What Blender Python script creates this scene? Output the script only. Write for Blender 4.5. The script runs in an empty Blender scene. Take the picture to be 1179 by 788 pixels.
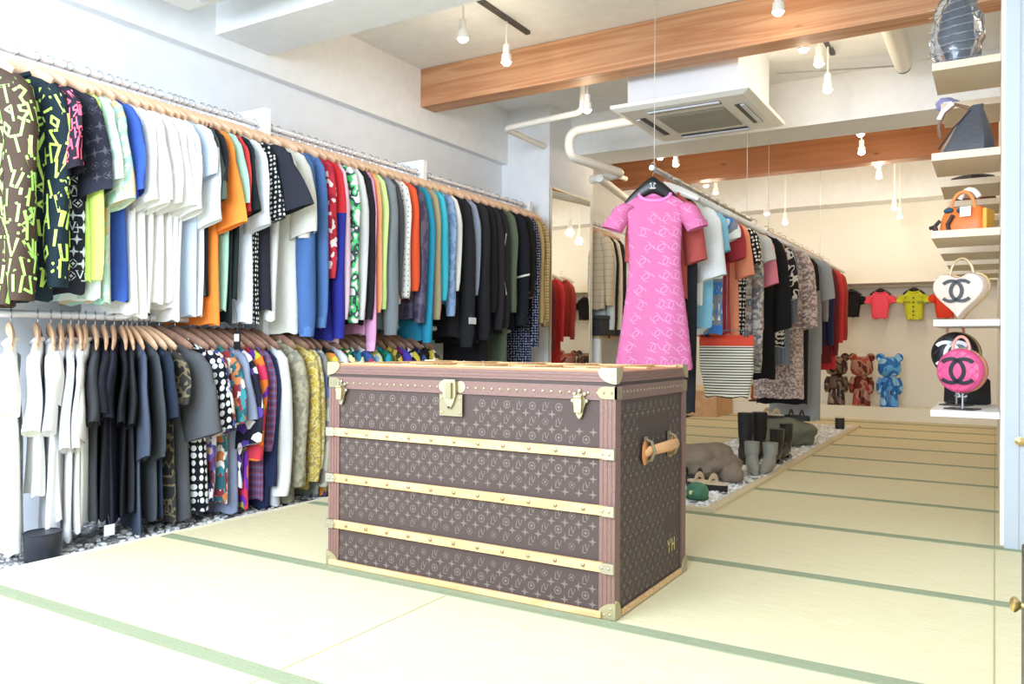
import bpy, bmesh, math, random
import numpy as np
from mathutils import Vector, Matrix
PI = math.pi
C = bpy.context.scene.collection
rnd = random.Random(7)

# ------------------------------------------------------------ camera and measuring
F, CX, CY, HC = 920.3, 589.5, 394.0, 0.83
def rot3(yaw, pitch, roll):
    a, b = math.cos(yaw), math.sin(yaw); Ry = np.array([[a,0,b],[0,1,0],[-b,0,a]])
    a, b = math.cos(pitch), math.sin(pitch); Rp = np.array([[1,0,0],[0,a,-b],[0,b,a]])
    a, b = math.cos(roll), math.sin(roll); Rr = np.array([[a,-b,0],[b,a,0],[0,0,1]])
    return Rr @ Rp @ Ry
R3 = rot3(.543627, -.0039871, .0065472)
def ray(px, py):
    d = R3.T @ np.array([(px-CX)/F, (py-CY)/F, 1.0]); return d[0], d[2], -d[1]
def mX(px, py, x):       # the point of the plane X = x measured at a photo position
    d = ray(px, py); t = x/d[0]; return (x, t*d[1], HC+t*d[2])
def mY(px, py, y):
    d = ray(px, py); t = y/d[1]; return (t*d[0], y, HC+t*d[2])
def mZ(px, py, z):
    d = ray(px, py); t = (z-HC)/d[2]; return (t*d[0], t*d[1], z)
cam = bpy.data.cameras.new('camera'); co = bpy.data.objects.new('camera', cam); C.objects.link(co)
def bv(r): return Vector((r[0], r[2], -r[1]))
rt, dn, fw = bv(R3[0]), bv(R3[1]), bv(R3[2])
M4 = Matrix.Identity(4)
for i in range(3):
    M4[i][0] = rt[i]; M4[i][1] = -dn[i]; M4[i][2] = -fw[i]
M4[2][3] = HC
co.matrix_world = M4
cam.sensor_width = 36; cam.sensor_fit = 'HORIZONTAL'; cam.lens = F/1179*36; cam.clip_start = .05
bpy.context.scene.camera = co

# ------------------------------------------------------------ materials
def lin(h):
    h = h.lstrip('#'); o = []
    for i in (0, 2, 4):
        c = int(h[i:i+2], 16)/255; o.append(c/12.92 if c <= .04045 else ((c+.055)/1.055)**2.4)
    return (*o, 1)
MATS = {}
def newmat(key):
    m = bpy.data.materials.new(key); m.use_nodes = True
    return m, m.node_tree, m.node_tree.nodes['Principled BSDF']
def mat(hexc, rough=.6, metal=0, bump=0, bscale=200, alpha=None, trans=0, emit=None, estr=0, spec=.5, coat=0):
    key = ('mat', hexc, rough, metal, bump, bscale, trans, emit, estr, spec, coat)
    if key in MATS: return MATS[key]
    m, nt, b = newmat('surface_' + hexc.strip('#'))
    b.inputs['Base Color'].default_value = lin(hexc); b.inputs['Roughness'].default_value = rough
    b.inputs['Metallic'].default_value = metal; b.inputs['Specular IOR Level'].default_value = spec
    b.inputs['Transmission Weight'].default_value = trans; b.inputs['Coat Weight'].default_value = coat
    if emit: b.inputs['Emission Color'].default_value = lin(emit); b.inputs['Emission Strength'].default_value = estr
    if bump:
        n = nt.nodes.new('ShaderNodeTexNoise'); n.inputs['Scale'].default_value = bscale; n.inputs['Detail'].default_value = 3
        tc = nt.nodes.new('ShaderNodeTexCoord'); nt.links.new(tc.outputs['Object'], n.inputs['Vector'])
        bu = nt.nodes.new('ShaderNodeBump'); bu.inputs['Strength'].default_value = bump; bu.inputs['Distance'].default_value = .01
        nt.links.new(n.outputs['Fac'], bu.inputs['Height']); nt.links.new(bu.outputs[0], b.inputs['Normal'])
        mx = nt.nodes.new('ShaderNodeMixRGB'); mx.blend_type = 'MULTIPLY'; mx.inputs[0].default_value = .25
        mx.inputs[1].default_value = lin(hexc); nt.links.new(n.outputs['Fac'], mx.inputs[2])
        ga = nt.nodes.new('ShaderNodeMapRange'); ga.inputs[3].default_value = .7; ga.inputs[4].default_value = 1.25
        nt.links.new(n.outputs['Fac'], ga.inputs[0]); nt.links.new(ga.outputs[0], mx.inputs[2])
        nt.links.new(mx.outputs[0], b.inputs['Base Color'])
    MATS[key] = m
    return m
def fab(h): return mat(h, .85, 0, .25, 60, spec=.2)
def ramp(nt, cols, src, stops=None, interp='CONSTANT'):
    r = nt.nodes.new('ShaderNodeValToRGB'); r.color_ramp.interpolation = interp
    e = r.color_ramp.elements
    while len(e) < len(cols): e.new(.5)
    for i, c in enumerate(cols):
        e[i].position = stops[i] if stops else i/len(cols); e[i].color = lin(c)
    nt.links.new(src, r.inputs[0]); return r
def pat(kind, cols, scale=12, rough=.8, dist=.0, a=.3):
    key = ('pat', kind, tuple(cols), scale, rough, dist, a)
    if key in MATS: return MATS[key]
    m, nt, b = newmat('print_' + kind)
    b.inputs['Roughness'].default_value = rough; b.inputs['Specular IOR Level'].default_value = .25
    tc = nt.nodes.new('ShaderNodeTexCoord'); uv = tc.outputs['UV']; L = nt.links.new
    if dist:
        n = nt.nodes.new('ShaderNodeTexNoise'); n.inputs['Scale'].default_value = scale*.8; L(uv, n.inputs['Vector'])
        s = nt.nodes.new('ShaderNodeVectorMath'); s.operation = 'SCALE'; s.inputs['Scale'].default_value = dist; L(n.outputs['Color'], s.inputs[0])
        ad = nt.nodes.new('ShaderNodeVectorMath'); L(uv, ad.inputs[0]); L(s.outputs[0], ad.inputs[1]); uv = ad.outputs[0]
    if kind == 'dots':
        v = nt.nodes.new('ShaderNodeTexVoronoi'); v.voronoi_dimensions = '2D'; v.inputs['Scale'].default_value = scale; v.inputs['Randomness'].default_value = .35
        L(uv, v.inputs['Vector']); r = ramp(nt, [cols[1], cols[0]], v.outputs['Distance'], [0, a]); out = r.outputs[0]
    elif kind == 'cells':
        v = nt.nodes.new('ShaderNodeTexVoronoi'); v.voronoi_dimensions = '2D'; v.inputs['Scale'].default_value = scale
        L(uv, v.inputs['Vector']); sp = nt.nodes.new('ShaderNodeSeparateColor'); L(v.outputs['Color'], sp.inputs[0])
        out = ramp(nt, cols, sp.outputs[0]).outputs[0]
    elif kind == 'camo':
        n = nt.nodes.new('ShaderNodeTexNoise'); n.inputs['Scale'].default_value = scale; n.inputs['Detail'].default_value = 1.5; L(uv, n.inputs['Vector'])
        k = len(cols); out = ramp(nt, cols, n.outputs['Fac'], [0]+[.36+.28*i/max(1, k-1) for i in range(k-1)]).outputs[0]
    elif kind in ('plaid', 'stripeh', 'stripev'):
        sp = nt.nodes.new('ShaderNodeSeparateXYZ'); L(uv, sp.inputs[0])
        def wv(sock, sc):
            mu = nt.nodes.new('ShaderNodeMath'); mu.operation = 'MULTIPLY'; mu.inputs[1].default_value = sc; L(sock, mu.inputs[0])
            fr = nt.nodes.new('ShaderNodeMath'); fr.operation = 'FRACT'; L(mu.outputs[0], fr.inputs[0]); return fr.outputs[0]
        if kind == 'stripeh': out = ramp(nt, cols, wv(sp.outputs[1], scale), [0, a]).outputs[0]
        elif kind == 'stripev': out = ramp(nt, cols, wv(sp.outputs[0], scale), [0, a]).outputs[0]
        else:
            r1 = ramp(nt, cols, wv(sp.outputs[0], scale)); r2 = ramp(nt, cols, wv(sp.outputs[1], scale))
            mx = nt.nodes.new('ShaderNodeMixRGB'); mx.inputs[0].default_value = .5; L(r1.outputs[0], mx.inputs[1]); L(r2.outputs[0], mx.inputs[2]); out = mx.outputs[0]
    L(out, b.inputs['Base Color']); MATS[key] = m
    return m
def wood(c1, c2, scale=3, axis=(1, 8, 8), rough=.55, knots=False):
    key = ('wood', c1, c2, scale, axis)
    if key in MATS: return MATS[key]
    m, nt, b = newmat('wood'); L = nt.links.new
    b.inputs['Roughness'].default_value = rough
    tc = nt.nodes.new('ShaderNodeTexCoord'); mp = nt.nodes.new('ShaderNodeMapping'); mp.inputs['Scale'].default_value = axis
    L(tc.outputs['Object'], mp.inputs['Vector'])
    n = nt.nodes.new('ShaderNodeTexNoise'); n.inputs['Scale'].default_value = scale; n.inputs['Detail'].default_value = 5; n.inputs['Distortion'].default_value = 1.2
    L(mp.outputs[0], n.inputs['Vector'])
    mu = nt.nodes.new('ShaderNodeMath'); mu.operation = 'MULTIPLY'; mu.inputs[1].default_value = 7; L(n.outputs['Fac'], mu.inputs[0])
    fr = nt.nodes.new('ShaderNodeMath'); fr.operation = 'PINGPONG'; fr.inputs[1].default_value = 1; L(mu.outputs[0], fr.inputs[0])
    r = ramp(nt, [c1, c2], fr.outputs[0], [0, 1], 'LINEAR'); out = r.outputs[0]
    if knots:
        mp2 = nt.nodes.new('ShaderNodeMapping'); mp2.inputs['Scale'].default_value = (1.3, .01, 4); L(tc.outputs['Object'], mp2.inputs['Vector'])
        v = nt.nodes.new('ShaderNodeTexVoronoi'); v.inputs['Scale'].default_value = 1.7; L(mp2.outputs[0], v.inputs['Vector'])
        r2 = ramp(nt, ['#7a3f20', '#ffffff'], v.outputs['Distance'], [.02, .09], 'LINEAR')
        mx = nt.nodes.new('ShaderNodeMixRGB'); mx.blend_type = 'MULTIPLY'; mx.inputs[0].default_value = .8; L(out, mx.inputs[1]); L(r2.outputs[0], mx.inputs[2]); out = mx.outputs[0]
    L(out, b.inputs['Base Color']); MATS[key] = m
    return m

# ------------------------------------------------------------ mesh builder
class M:
    def __init__(s): s.v = []; s.f = []; s.m = []; s.uv = []; s.mats = []
    def slot(s, m):
        if m is None: return 0
        if m not in s.mats: s.mats.append(m)
        return s.mats.index(m)
    def add(s, vs, fs, m=None, uvs=None):
        o = len(s.v); k = s.slot(m); s.v += [tuple(p) for p in vs]
        s.uv += (uvs if uvs else [(p[0]+p[1], p[2]) for p in vs])
        for f in fs: s.f.append(tuple(i+o for i in f)); s.m.append(k)
        return s
    def box(s, x0, x1, y0, y1, z0, z1, m=None, T=None):
        vs = [(x, y, z) for z in (z0, z1) for y in (y0, y1) for x in (x0, x1)]
        if T: vs = [T(p) for p in vs]
        return s.add(vs, [(0,2,3,1),(4,5,7,6),(0,1,5,4),(2,6,7,3),(0,4,6,2),(1,3,7,5)], m)
    def tube(s, pts, r, n=8, m=None, flat=1.0, up=None, cap=True, closed=False):
        pts = [Vector(p) for p in pts]; N = len(pts); rs = r if isinstance(r, (list, tuple)) else [r]*N
        vs = []; pu = Vector(up) if up else None
        for i, p in enumerate(pts):
            if closed: d = pts[(i+1) % N]-pts[i-1]
            else: d = pts[min(i+1, N-1)]-pts[max(i-1, 0)]
            d.normalize()
            if pu is None: pu = Vector((0,0,1)) if abs(d.z) < .9 else Vector((1,0,0))
            a = pu.cross(d)
            if a.length < 1e-5: a = Vector((1,0,0)).cross(d)
            a.normalize(); b = d.cross(a); b.normalize()
            if not up: pu = b
            for j in range(n):
                t = 2*PI*j/n; vs.append(p + a*(math.cos(t)*rs[i]) + b*(math.sin(t)*rs[i]*flat))
        fs = []
        for i in range(N if closed else N-1):
            i2 = (i+1) % N
            for j in range(n): k = (j+1) % n; fs.append((i*n+j, i*n+k, i2*n+k, i2*n+j))
        if cap and not closed: fs += [tuple(range(n))[::-1], tuple((N-1)*n+j for j in range(n))]
        return s.add(vs, fs, m)
    def lathe(s, prof, n=20, c=(0,0,0), m=None, ax='z'):
        vs = []
        for r, z in prof:
            for j in range(n):
                t = 2*PI*j/n; x, y = r*math.cos(t), r*math.sin(t)
                p = (x, y, z) if ax == 'z' else ((z, x, y) if ax == 'x' else (x, z, y))
                vs.append((p[0]+c[0], p[1]+c[1], p[2]+c[2]))
        fs = []
        for i in range(len(prof)-1):
            for j in range(n): k = (j+1) % n; fs.append((i*n+j, i*n+k, (i+1)*n+k, (i+1)*n+j))
        fs += [tuple(range(n))[::-1], tuple((len(prof)-1)*n+j for j in range(n))]
        return s.add(vs, fs, m)
    def prism(s, poly, d0, d1, m=None, T=None):      # poly in x,z ; extruded along y
        n = len(poly); vs = [(x, d0, z) for x, z in poly]+[(x, d1, z) for x, z in poly]
        if T: vs = [T(p) for p in vs]
        fs = [tuple(range(n)), tuple(range(2*n-1, n-1, -1))]+[(i, n+i, n+(i+1) % n, (i+1) % n) for i in range(n)]
        return s.add(vs, fs, m)
    def blob(s, c, r, sub=3, amp=.0, seed=0, m=None, flatz=None, fr=3):
        bm = bmesh.new(); bmesh.ops.create_icosphere(bm, subdivisions=sub, radius=1)
        rr = random.Random(seed); ph = [rr.uniform(0, 6) for _ in range(9)]
        vs = []
        for v in bm.verts:
            p = v.co; k = 1
            if amp:
                k += amp*(math.sin(fr*p.x+ph[0])*math.sin(fr*p.y+ph[1])+.6*math.sin(2.3*fr*p.z+ph[2]+p.x*2)*math.sin(1.9*fr*p.x+ph[3])+.35*math.sin(5*fr*p.y+ph[4])*math.sin(4*fr*p.z+ph[5]))
            q = [c[0]+p.x*r[0]*k, c[1]+p.y*r[1]*k, c[2]+p.z*r[2]*k]
            if flatz is not None and q[2] < flatz: q[2] = flatz
            vs.append(tuple(q))
        fs = [tuple(v.index for v in f.verts) for f in bm.faces]; bm.free()
        return s.add(vs, fs, m)
    def build(s, name, m, parent=None, smooth=True, bevel=0, loc=None, rz=0, sharp=40):
        me = bpy.data.meshes.new(name); me.from_pydata(s.v, [], s.f)
        if not s.mats: me.materials.append(m)
        else:
            for q in s.mats: me.materials.append(q)
            me.polygons.foreach_set('material_index', s.m)
        ul = me.uv_layers.new(name='UVMap')
        idx = np.empty(len(me.loops), dtype=np.int32); me.loops.foreach_get('vertex_index', idx)
        ul.data.foreach_set('uv', np.array(s.uv, dtype=np.float32)[idx].ravel())
        if smooth:
            me.polygons.foreach_set('use_smooth', [True]*len(me.polygons)); me.set_sharp_from_angle(angle=math.radians(sharp))
        o = bpy.data.objects.new(name, me); C.objects.link(o)
        if parent: o.parent = parent
        if loc: o.location = loc
        if rz: o.rotation_euler = (0, 0, rz)
        if bevel:
            b = o.modifiers.new('bevel', 'BEVEL'); b.width = bevel; b.segments = 2; b.limit_method = 'ANGLE'
        return o
def tag(o, label, cat, group=None):
    o['label'] = label; o['category'] = cat
    if group: o['group'] = group
    return o
def thing(name, label, cat, loc=(0,0,0), rz=0, group=None):
    o = bpy.data.objects.new(name, None); C.objects.link(o); o.location = loc; o.rotation_euler = (0,0,rz)
    o.empty_display_size = .05
    return tag(o, label, cat, group)
def struct(o): o['kind'] = 'structure'; return o
def stuff(o, label, cat): o['kind'] = 'stuff'; return tag(o, label, cat)
def sbox(name, x0, x1, y0, y1, z0, z1, m, bevel=0): return struct(M().box(x0, x1, y0, y1, z0, z1).build(name, m, smooth=False, bevel=bevel))

# ============================================================ THE SETTING
WHITE = mat('#f0f1f1', .8, 0, .15, 14, spec=.2); WHITE2 = mat('#eef0f0', .7, spec=.3); CREAM = mat('#efe7d6', .75)
CEIL = 2.9
def tatami():
    m, nt, b = newmat('tatami_weave'); L = nt.links.new
    b.inputs['Roughness'].default_value = .7; b.inputs['Specular IOR Level'].default_value = .25
    tc = nt.nodes.new('ShaderNodeTexCoord'); sp = nt.nodes.new('ShaderNodeSeparateXYZ'); L(tc.outputs['Object'], sp.inputs[0])
    w = nt.nodes.new('ShaderNodeTexWave'); w.bands_direction = 'Y'; w.inputs['Scale'].default_value = 22; w.inputs['Distortion'].default_value = .6; L(tc.outputs['Object'], w.inputs['Vector'])
    mp = nt.nodes.new('ShaderNodeMapping'); mp.inputs['Scale'].default_value = (3, 60, 1); L(tc.outputs['Object'], mp.inputs['Vector'])
    n = nt.nodes.new('ShaderNodeTexNoise'); n.inputs['Scale'].default_value = 3; n.inputs['Detail'].default_value = 4; L(mp.outputs[0], n.inputs['Vector'])
    r = ramp(nt, ['#d9cca0', '#e6dbb8'], n.outputs['Fac'], [.3, .7], 'LINEAR')
    r2 = ramp(nt, ['#e6e4dc', '#ffffff'], w.outputs['Fac'], [0, .5], 'LINEAR')
    mx = nt.nodes.new('ShaderNodeMixRGB'); mx.blend_type = 'MULTIPLY'; mx.inputs[0].default_value = .6; L(r.outputs[0], mx.inputs[1]); L(r2.outputs[0], mx.inputs[2])
    L(mx.outputs[0], b.inputs['Base Color'])
    bu = nt.nodes.new('ShaderNodeBump'); bu.inputs['Strength'].default_value = .25; bu.inputs['Distance'].default_value = .003; L(w.outputs['Fac'], bu.inputs['Height']); L(bu.outputs[0], b.inputs['Normal'])
    return m
TAT = tatami(); GREEN = mat('#949a7c', .8, 0, .2, 150, spec=.2); SEAM = mat('#b3a877', .9)
fl = M()
fl.box(-3.07, 3.2, -1.6, 10.5, -.12, 0, TAT)
fl.box(-3.8, -3.07, -1.6, 10.5, -.12, -.045, mat('#b9b6b3', .9, 0, .3, 30))
struct(fl.build('floor', TAT, smooth=False))
ti = 0
for y in (1.405, 2.185, 3.04, 3.885, 4.74, 5.58, 6.42, 7.25, 8.09, 8.92, 9.62, 10.2):
    ti += 1; m = M()
    segs = [(-3.07, 3.2)] if y < 3.7 or y > 9.05 else ([(-3.07, -1.97), (-1.2, .018)])
    if y == 3.885: segs = [(-3.07, 3.2)]
    for a, b_ in segs:
        m.box(a, b_, y-.029, y-.001, -.001, .003); m.box(a, b_, y+.001, y+.029, -.001, .003)
    struct(m.build('trim_%d' % ti, GREEN, smooth=False))
m = M().box(-1.553, -1.549, .4, 3.85, -.001, .0012).box(-.001, .003, -.2, 9.9, -.001, .0012)
struct(m.build('trim_13', SEAM, smooth=False))

sbox('wall_left', -3.9, -3.76, -1.6, 10.5, -.12, CEIL, mat('#e9ebee', .85, 0, .12, 9, spec=.2))
sbox('trim_14', -3.76, -3.70, -1.6, 6.03, 2.43, CEIL, WHITE)                       # beam along the left wall
sbox('ceiling', -3.9, 3.2, -1.6, 10.7, CEIL, CEIL+.12, WHITE)
# back wall: deep upper cabinet front, recess behind the cropped tops, plinth ledge
sbox('wall_back', -3.9, 3.2, 10.5, 10.62, -.12, CEIL, mat('#f1ebdc', .8))
sbox('trim_15', -3.76, .02, 10.2, 10.5, 1.585, 2.55, mat('#f4efe2', .7))
sbox('trim_16', -3.76, .02, 9.98, 10.5, 0, .15, mat('#f6f0e0', .6))
sbox('wall_right', .02, .10, 3.96, 10.5, 0, CEIL, mat('#f0eadc', .7))
m = M().box(.035, 3.2, 3.90, 3.96, 0, CEIL).box(.035, .085, 3.893, 3.902, 0, CEIL); struct(m.build('wall_front', mat('#b6bcc1', .6, spec=.3), smooth=False))
# crossbeams
for i, (y0, y1, z0) in enumerate(((2.93, 3.3, 2.54), (6.44, 6.9, 2.54), (9.9, 10.2, 2.5))):
    sbox('trim_%d' % (17+i), -3.70, 3.2, y0, y1, z0, CEIL, WHITE)
BEAM = wood('#b57c56', '#cf9e78', 2.0, (.22, 7, 7), knots=True); BEAM2 = wood('#a5673f', '#b3744a', 2.0, (.2, 6, 6), knots=True)
sbox('trim_20', -3.70, 3.2, 4.77, 4.94, 2.615, CEIL-.002, BEAM, .004)
sbox('trim_21', -3.70, 3.2, 8.28, 8.45, 2.60, CEIL-.002, BEAM2, .004)
sbox('trim_22', -.62, -.50, 4.94, 6.2, 2.80, CEIL, WHITE)
# pillar with the mirror
sbox('wall_pillar', -3.76, -3.28, 6.03, 6.90, -.045, CEIL, mat('#eceef0', .75, 0, .1, 12))
MIR = mat('#f4f6f4', .02, 1.0)
y0 = mX(634, 218, -3.27)[1]; y1 = mX(678, 228, -3.27)[1]
mr = thing('wall_mirror', 'tall frameless mirror on the side of the white pillar', 'mirror', (-3.262, (y0+y1)/2, .15))
hw = (y1-y0)/2; M().box(-.008, .006, -hw, hw, 0, 2.03).build('mirror_glass', MIR, mr, smooth=False)
fr = M()
for a in ((-hw-.012, -hw), (hw, hw+.012)): fr.box(-.01, .009, a[0], a[1], -.012, 2.042)
fr.box(-.01, .009, -hw, hw, 2.03, 2.042); fr.box(-.01, .009, -hw, hw, -.012, 0)
fr.build('mirror_frame', mat('#cfc6ae', .4, .3), mr, smooth=False)
# upright boards carrying the rails on the left wall
for i, y in enumerate((3.0, 4.39, 5.86)):
    t = thing('rail_upright', ('white upright board between the first and second clothes rails', 'white upright board between the second and third clothes rails',
        'white upright board ending the third rail beside the pillar')[i], 'shelf upright', (-3.56, y, -.045))
    M().box(-.20, .20, -.022, .022, 0, 2.145 if i < 2 else 2.09).build('board', WHITE2, t, smooth=False, bevel=.003)
    M().tube([(-.19, -.03, 1.80), (.10, -.03, 2.03)], .008, 6).build('brace', mat('#b9bcc0', .4, .8), t)

# pebble beds
def pebbles(x0, x1, ya, yb, z, n, cols, seed, rmin=.008, rmax=.016):
    r = np.random.RandomState(seed); bm = bmesh.new(); bmesh.ops.create_icosphere(bm, subdivisions=1, radius=1)
    bvv = np.array([v.co[:] for v in bm.verts]); bf = np.array([[v.index for v in f.verts] for f in bm.faces]); bm.free()
    m = M(); mm = [mat(c, .8) for c in cols]
    for k in range(n):
        s = r.uniform(rmin, rmax); sc = np.array([s*r.uniform(.8, 1.5), s*r.uniform(.8, 1.5), s*r.uniform(.5, .8)])
        a = r.uniform(0, PI); p = bvv*sc; c_, s_ = math.cos(a), math.sin(a)
        q = np.stack([p[:, 0]*c_-p[:, 1]*s_+r.uniform(x0, x1), p[:, 0]*s_+p[:, 1]*c_+r.uniform(ya, yb), p[:, 2]+z+r.uniform(0, .012)], 1)
        m.add(q.tolist(), bf.tolist(), mm[r.randint(len(mm))])
    return m
pb = pebbles(-3.72, -3.09, 1.0, 5.95, -.04, 4200, ['#b4b0ae', '#cfccca', '#eeedeb', '#948f8c', '#f4f4f4'], 3, .007, .015)
stuff(pb.build('pebbles', None), 'grey and white pebbles under the clothes along left wall', 'pebbles')
sbox('trim_23', -3.085, -3.055, -1.6, 6.03, -.1, .004, mat('#e9e2c8', .6))
# display bed below the right rack
sbox('trim_24', -1.245, -1.195, 3.93, 9.0, -.02, .02, mat('#dccba8', .5), .002)
sbox('trim_25', -1.97, -1.245, 3.93, 3.965, -.02, .02, mat('#dccba8', .5), .002)
m = M().box(-1.97, -1.245, 3.965, 9.0, 0, .006); struct(m.build('trim_26', mat('#e8e6e0', .9), smooth=False))
pb = pebbles(-1.95, -1.26, 3.99, 8.96, .006, 5200, ['#f6f6f4', '#e6e4e0', '#d4d1cc', '#ffffff'], 4, .007, .014)
stuff(pb.build('pebbles', None), 'white pebbles filling the wooden framed bed under right rack', 'pebbles')

# ============================================================ ceiling fittings
PLW = mat('#f1efe8', .4)
def cassette(x0, x1, ya, yb, z, ztop, label, slots=True):
    t = thing('ceiling_air_conditioner', label, 'air conditioner', ((x0+x1)/2, (ya+yb)/2, z))
    a, b = (x1-x0)/2, (yb-ya)/2
    M().box(-a+.09, a-.09, -b+.09, b-.09, .05, ztop-z).build('body', mat('#e3e6ec', .5), t, smooth=False, bevel=.006)
    m = M()
    vs = []
    for (ix, iz) in ((0, .045), (0, .02), (.05, .0)):
        vs += [(-a+ix, -b+ix, iz), (a-ix, -b+ix, iz), (a-ix, b-ix, iz), (-a+ix, b-ix, iz)]
    fs = [(0,1,2,3), (11,10,9,8)]
    for k in (0, 4):
        for j in range(4): fs.append((k+j, k+4+j, k+4+(j+1) % 4, k+(j+1) % 4))
    m.add(vs, fs); m.build('panel', PLW, t, smooth=False, bevel=.004)
    g = M(); gw = a*.5
    g.box(-gw, gw, -gw, gw, -.006, .004, mat('#8c8474', .6))
    for k in range(22):
        y = -gw+.012+k*(2*gw-.02)/22; g.box(-gw, gw, y, y+.008, -.011, -.004, mat('#a39b88', .6))
    g.build('intake_grille', None, t, smooth=False)
    for k in range(4):
        s = M(); T = (lambda p, k=k: (p[0]*[1,0,-1,0][k]-p[1]*[0,1,0,-1][k], p[0]*[0,1,0,-1][k]+p[1]*[1,0,-1,0][k], p[2]))
        s.box(-gw*1.05, gw*1.05, -a*.80, -a*.66, -.004, .002, mat('#3a3a3c', .5), T)
        s.box(-gw*1.05, gw*1.05, -a*.80, -a*.74, -.012, -.003, mat('#d8dbe2', .3), T)
        s.build('louvre', None, t, smooth=False)
    return t
cassette(-2.25, -1.31, 4.99, 5.97, 2.42, CEIL, 'large white ceiling cassette air conditioner behind the front wooden beam')
cassette(-3.56, -2.66, 1.76, 2.66, 2.52, CEIL, 'pale bluish ceiling cassette cut off by the top left edge')
# pipes
PIPE = mat('#f0ede4', .45)
def curve(pts, r=.08, k=5):
    P = [Vector(p) for p in pts]; out = [P[0]]
    for i in range(1, len(P)-1):
        a = P[i]+(P[i-1]-P[i]).normalized()*r; b = P[i]+(P[i+1]-P[i]).normalized()*r
        for j in range(k+1):
            t = j/k; out.append(a*(1-t)**2+P[i]*2*t*(1-t)+b*t*t)
    out.append(P[-1]); return out
tag(M().tube(curve([(-2.62, 5.32, CEIL), (-2.62, 5.32, 2.56), (-3.33, 5.38, 2.545), (-3.33, 6.4, 2.54), (-3.2, 7.5, 2.52)], .06), .024, 10, PIPE).build('ceiling_pipe', None),
    'slim white pipe dropping from ceiling and bending round toward the pillar', 'pipe')
a_ = mZ(655, 152, 2.5); b_ = mZ(655, 180, 2.30); c_ = mZ(718, 200, 2.30)
tag(M().tube(curve([mZ(735, 138, 2.5), a_, (b_[0], b_[1], 2.30), c_, (c_[0]-.35, c_[1]+.1, 2.30)], .10), .036, 12, PIPE).build('ceiling_pipe', None),
    'thick white pipe bending down from air conditioner and along the pillar', 'pipe')
tag(M().tube([mZ(690, 205, 2.25), mZ(735, 240, 2.25), (-3.3, 10.1, 2.25)], .035, 12, PIPE).build('ceiling_pipe', None),
    'white pipe along the back left wall beyond the pillar', 'pipe')
tag(M().tube([(-.55, 5.0, 2.78), (-.55, 6.1, 2.78)], .055, 12, PIPE).tube([(-.55, 6.1, 2.78), (-.55, 6.14, 2.78)], .05, 12, mat('#2a2724', .6)).build('ceiling_duct', None),
    'short round white duct with black open end on the ceiling', 'duct')
tag(M().tube([(-1.35, 5.9, 2.80), (-.58, 6.1, 2.78)], .005, 6, mat('#8d8a84', .6)).build('ceiling_cable', None),
    'thin grey cable from air conditioner to the ceiling duct', 'cable')

# track spotlights
BULB = mat('#fff4dc', .4, emit='#ffe9c4', estr=14); HOUS = mat('#f4f2ee', .4)
def spot(px, py, zb, top, label, tilt=0, power=9, r=.028):
    x, y, z = mZ(px, py, zb)
    t = thing('track_spotlight', label, 'spotlight', (x, y, zb-.02), group='white spotlights')
    M().tube([(0, 0, .13), (0, 0, top-zb+.02)], .007, 6).box(-.018, .018, -.05, .05, top-zb-.0, top-zb+.02).build('mount', HOUS, t)
    M().lathe([(.012, .135), (.022, .13), (.022, .075), (.03, .07), (.034, .02), (.028, .02)], 14).build('head', HOUS, t)
    M().lathe([(.004, .0), (r*.7, .004), (r, .015), (r, .032), (.015, .038)], 14).build('bulb', BULB, t)
    ld = bpy.data.lights.new('spotlight_glow', 'POINT'); ld.energy = power*.5; ld.color = (1, .83, .60); ld.shadow_soft_size = .04
    lo = bpy.data.objects.new('spotlight_glow', ld); C.objects.link(lo); lo.parent = t; lo.location = (0, 0, -.03)
SP = [
 (533, 45, 2.62, CEIL, 'left of the two white spotlights before the front wooden beam', 8),
 (583, 72, 2.62, CEIL, 'white spotlight shining on the front wooden beam near its left', 5),
 (896, 14, 2.66, CEIL, 'white spotlight before the front beam, right of photo centre', 5),
 (676, 127, 2.50, CEIL, 'white spotlight beside the pipes, left of the air conditioner', 5),
 (925, 57, 2.66, CEIL, 'first white spotlight right of the large air conditioner', 5),
 (943, 74, 2.66, CEIL, 'second white spotlight right of the large air conditioner', 5),
 (953, 104, 2.58, CEIL, 'lowest white spotlight hanging right of the large air conditioner', 6),
 (760, 182, 2.60, CEIL, 'white spotlight above the pink dress, left one', 8),
 (778, 190, 2.56, CEIL, 'white spotlight above the pink dress, right one', 8),
 (813, 214, 2.60, CEIL, 'white spotlight behind the rear beam, left of the rail', 9),
 (824, 222, 2.58, CEIL, 'white spotlight behind the rear beam, touching the rail in view', 9),
 (991, 155, 2.64, CEIL, 'upper white spotlight lighting the rear wooden beam on right', 6),
 (992, 176, 2.56, CEIL, 'lower white spotlight lighting the rear wooden beam on right', 8),
 (1011, 191, 2.62, CEIL, 'upper white spotlight just under the rear beam on right', 9),
 (1012, 204, 2.56, CEIL, 'lower white spotlight just under the rear beam on right', 9),
 (883, 246, 2.25, CEIL, 'white spotlight near back wall above the rail gap', 9),
 (904, 257, 2.2, CEIL, 'white spotlight low near back wall, right of rail gap', 9),
 (1030, 240, 2.28, CEIL, 'upper white spotlight near back wall beside the shelves', 9),
 (1036, 250, 2.24, CEIL, 'lower white spotlight near back wall beside the shelves', 9)]
for px, py, zb, top, lb, pw in SP: spot(px, py, zb, top, lb, power=min(pw, 6))
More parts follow.
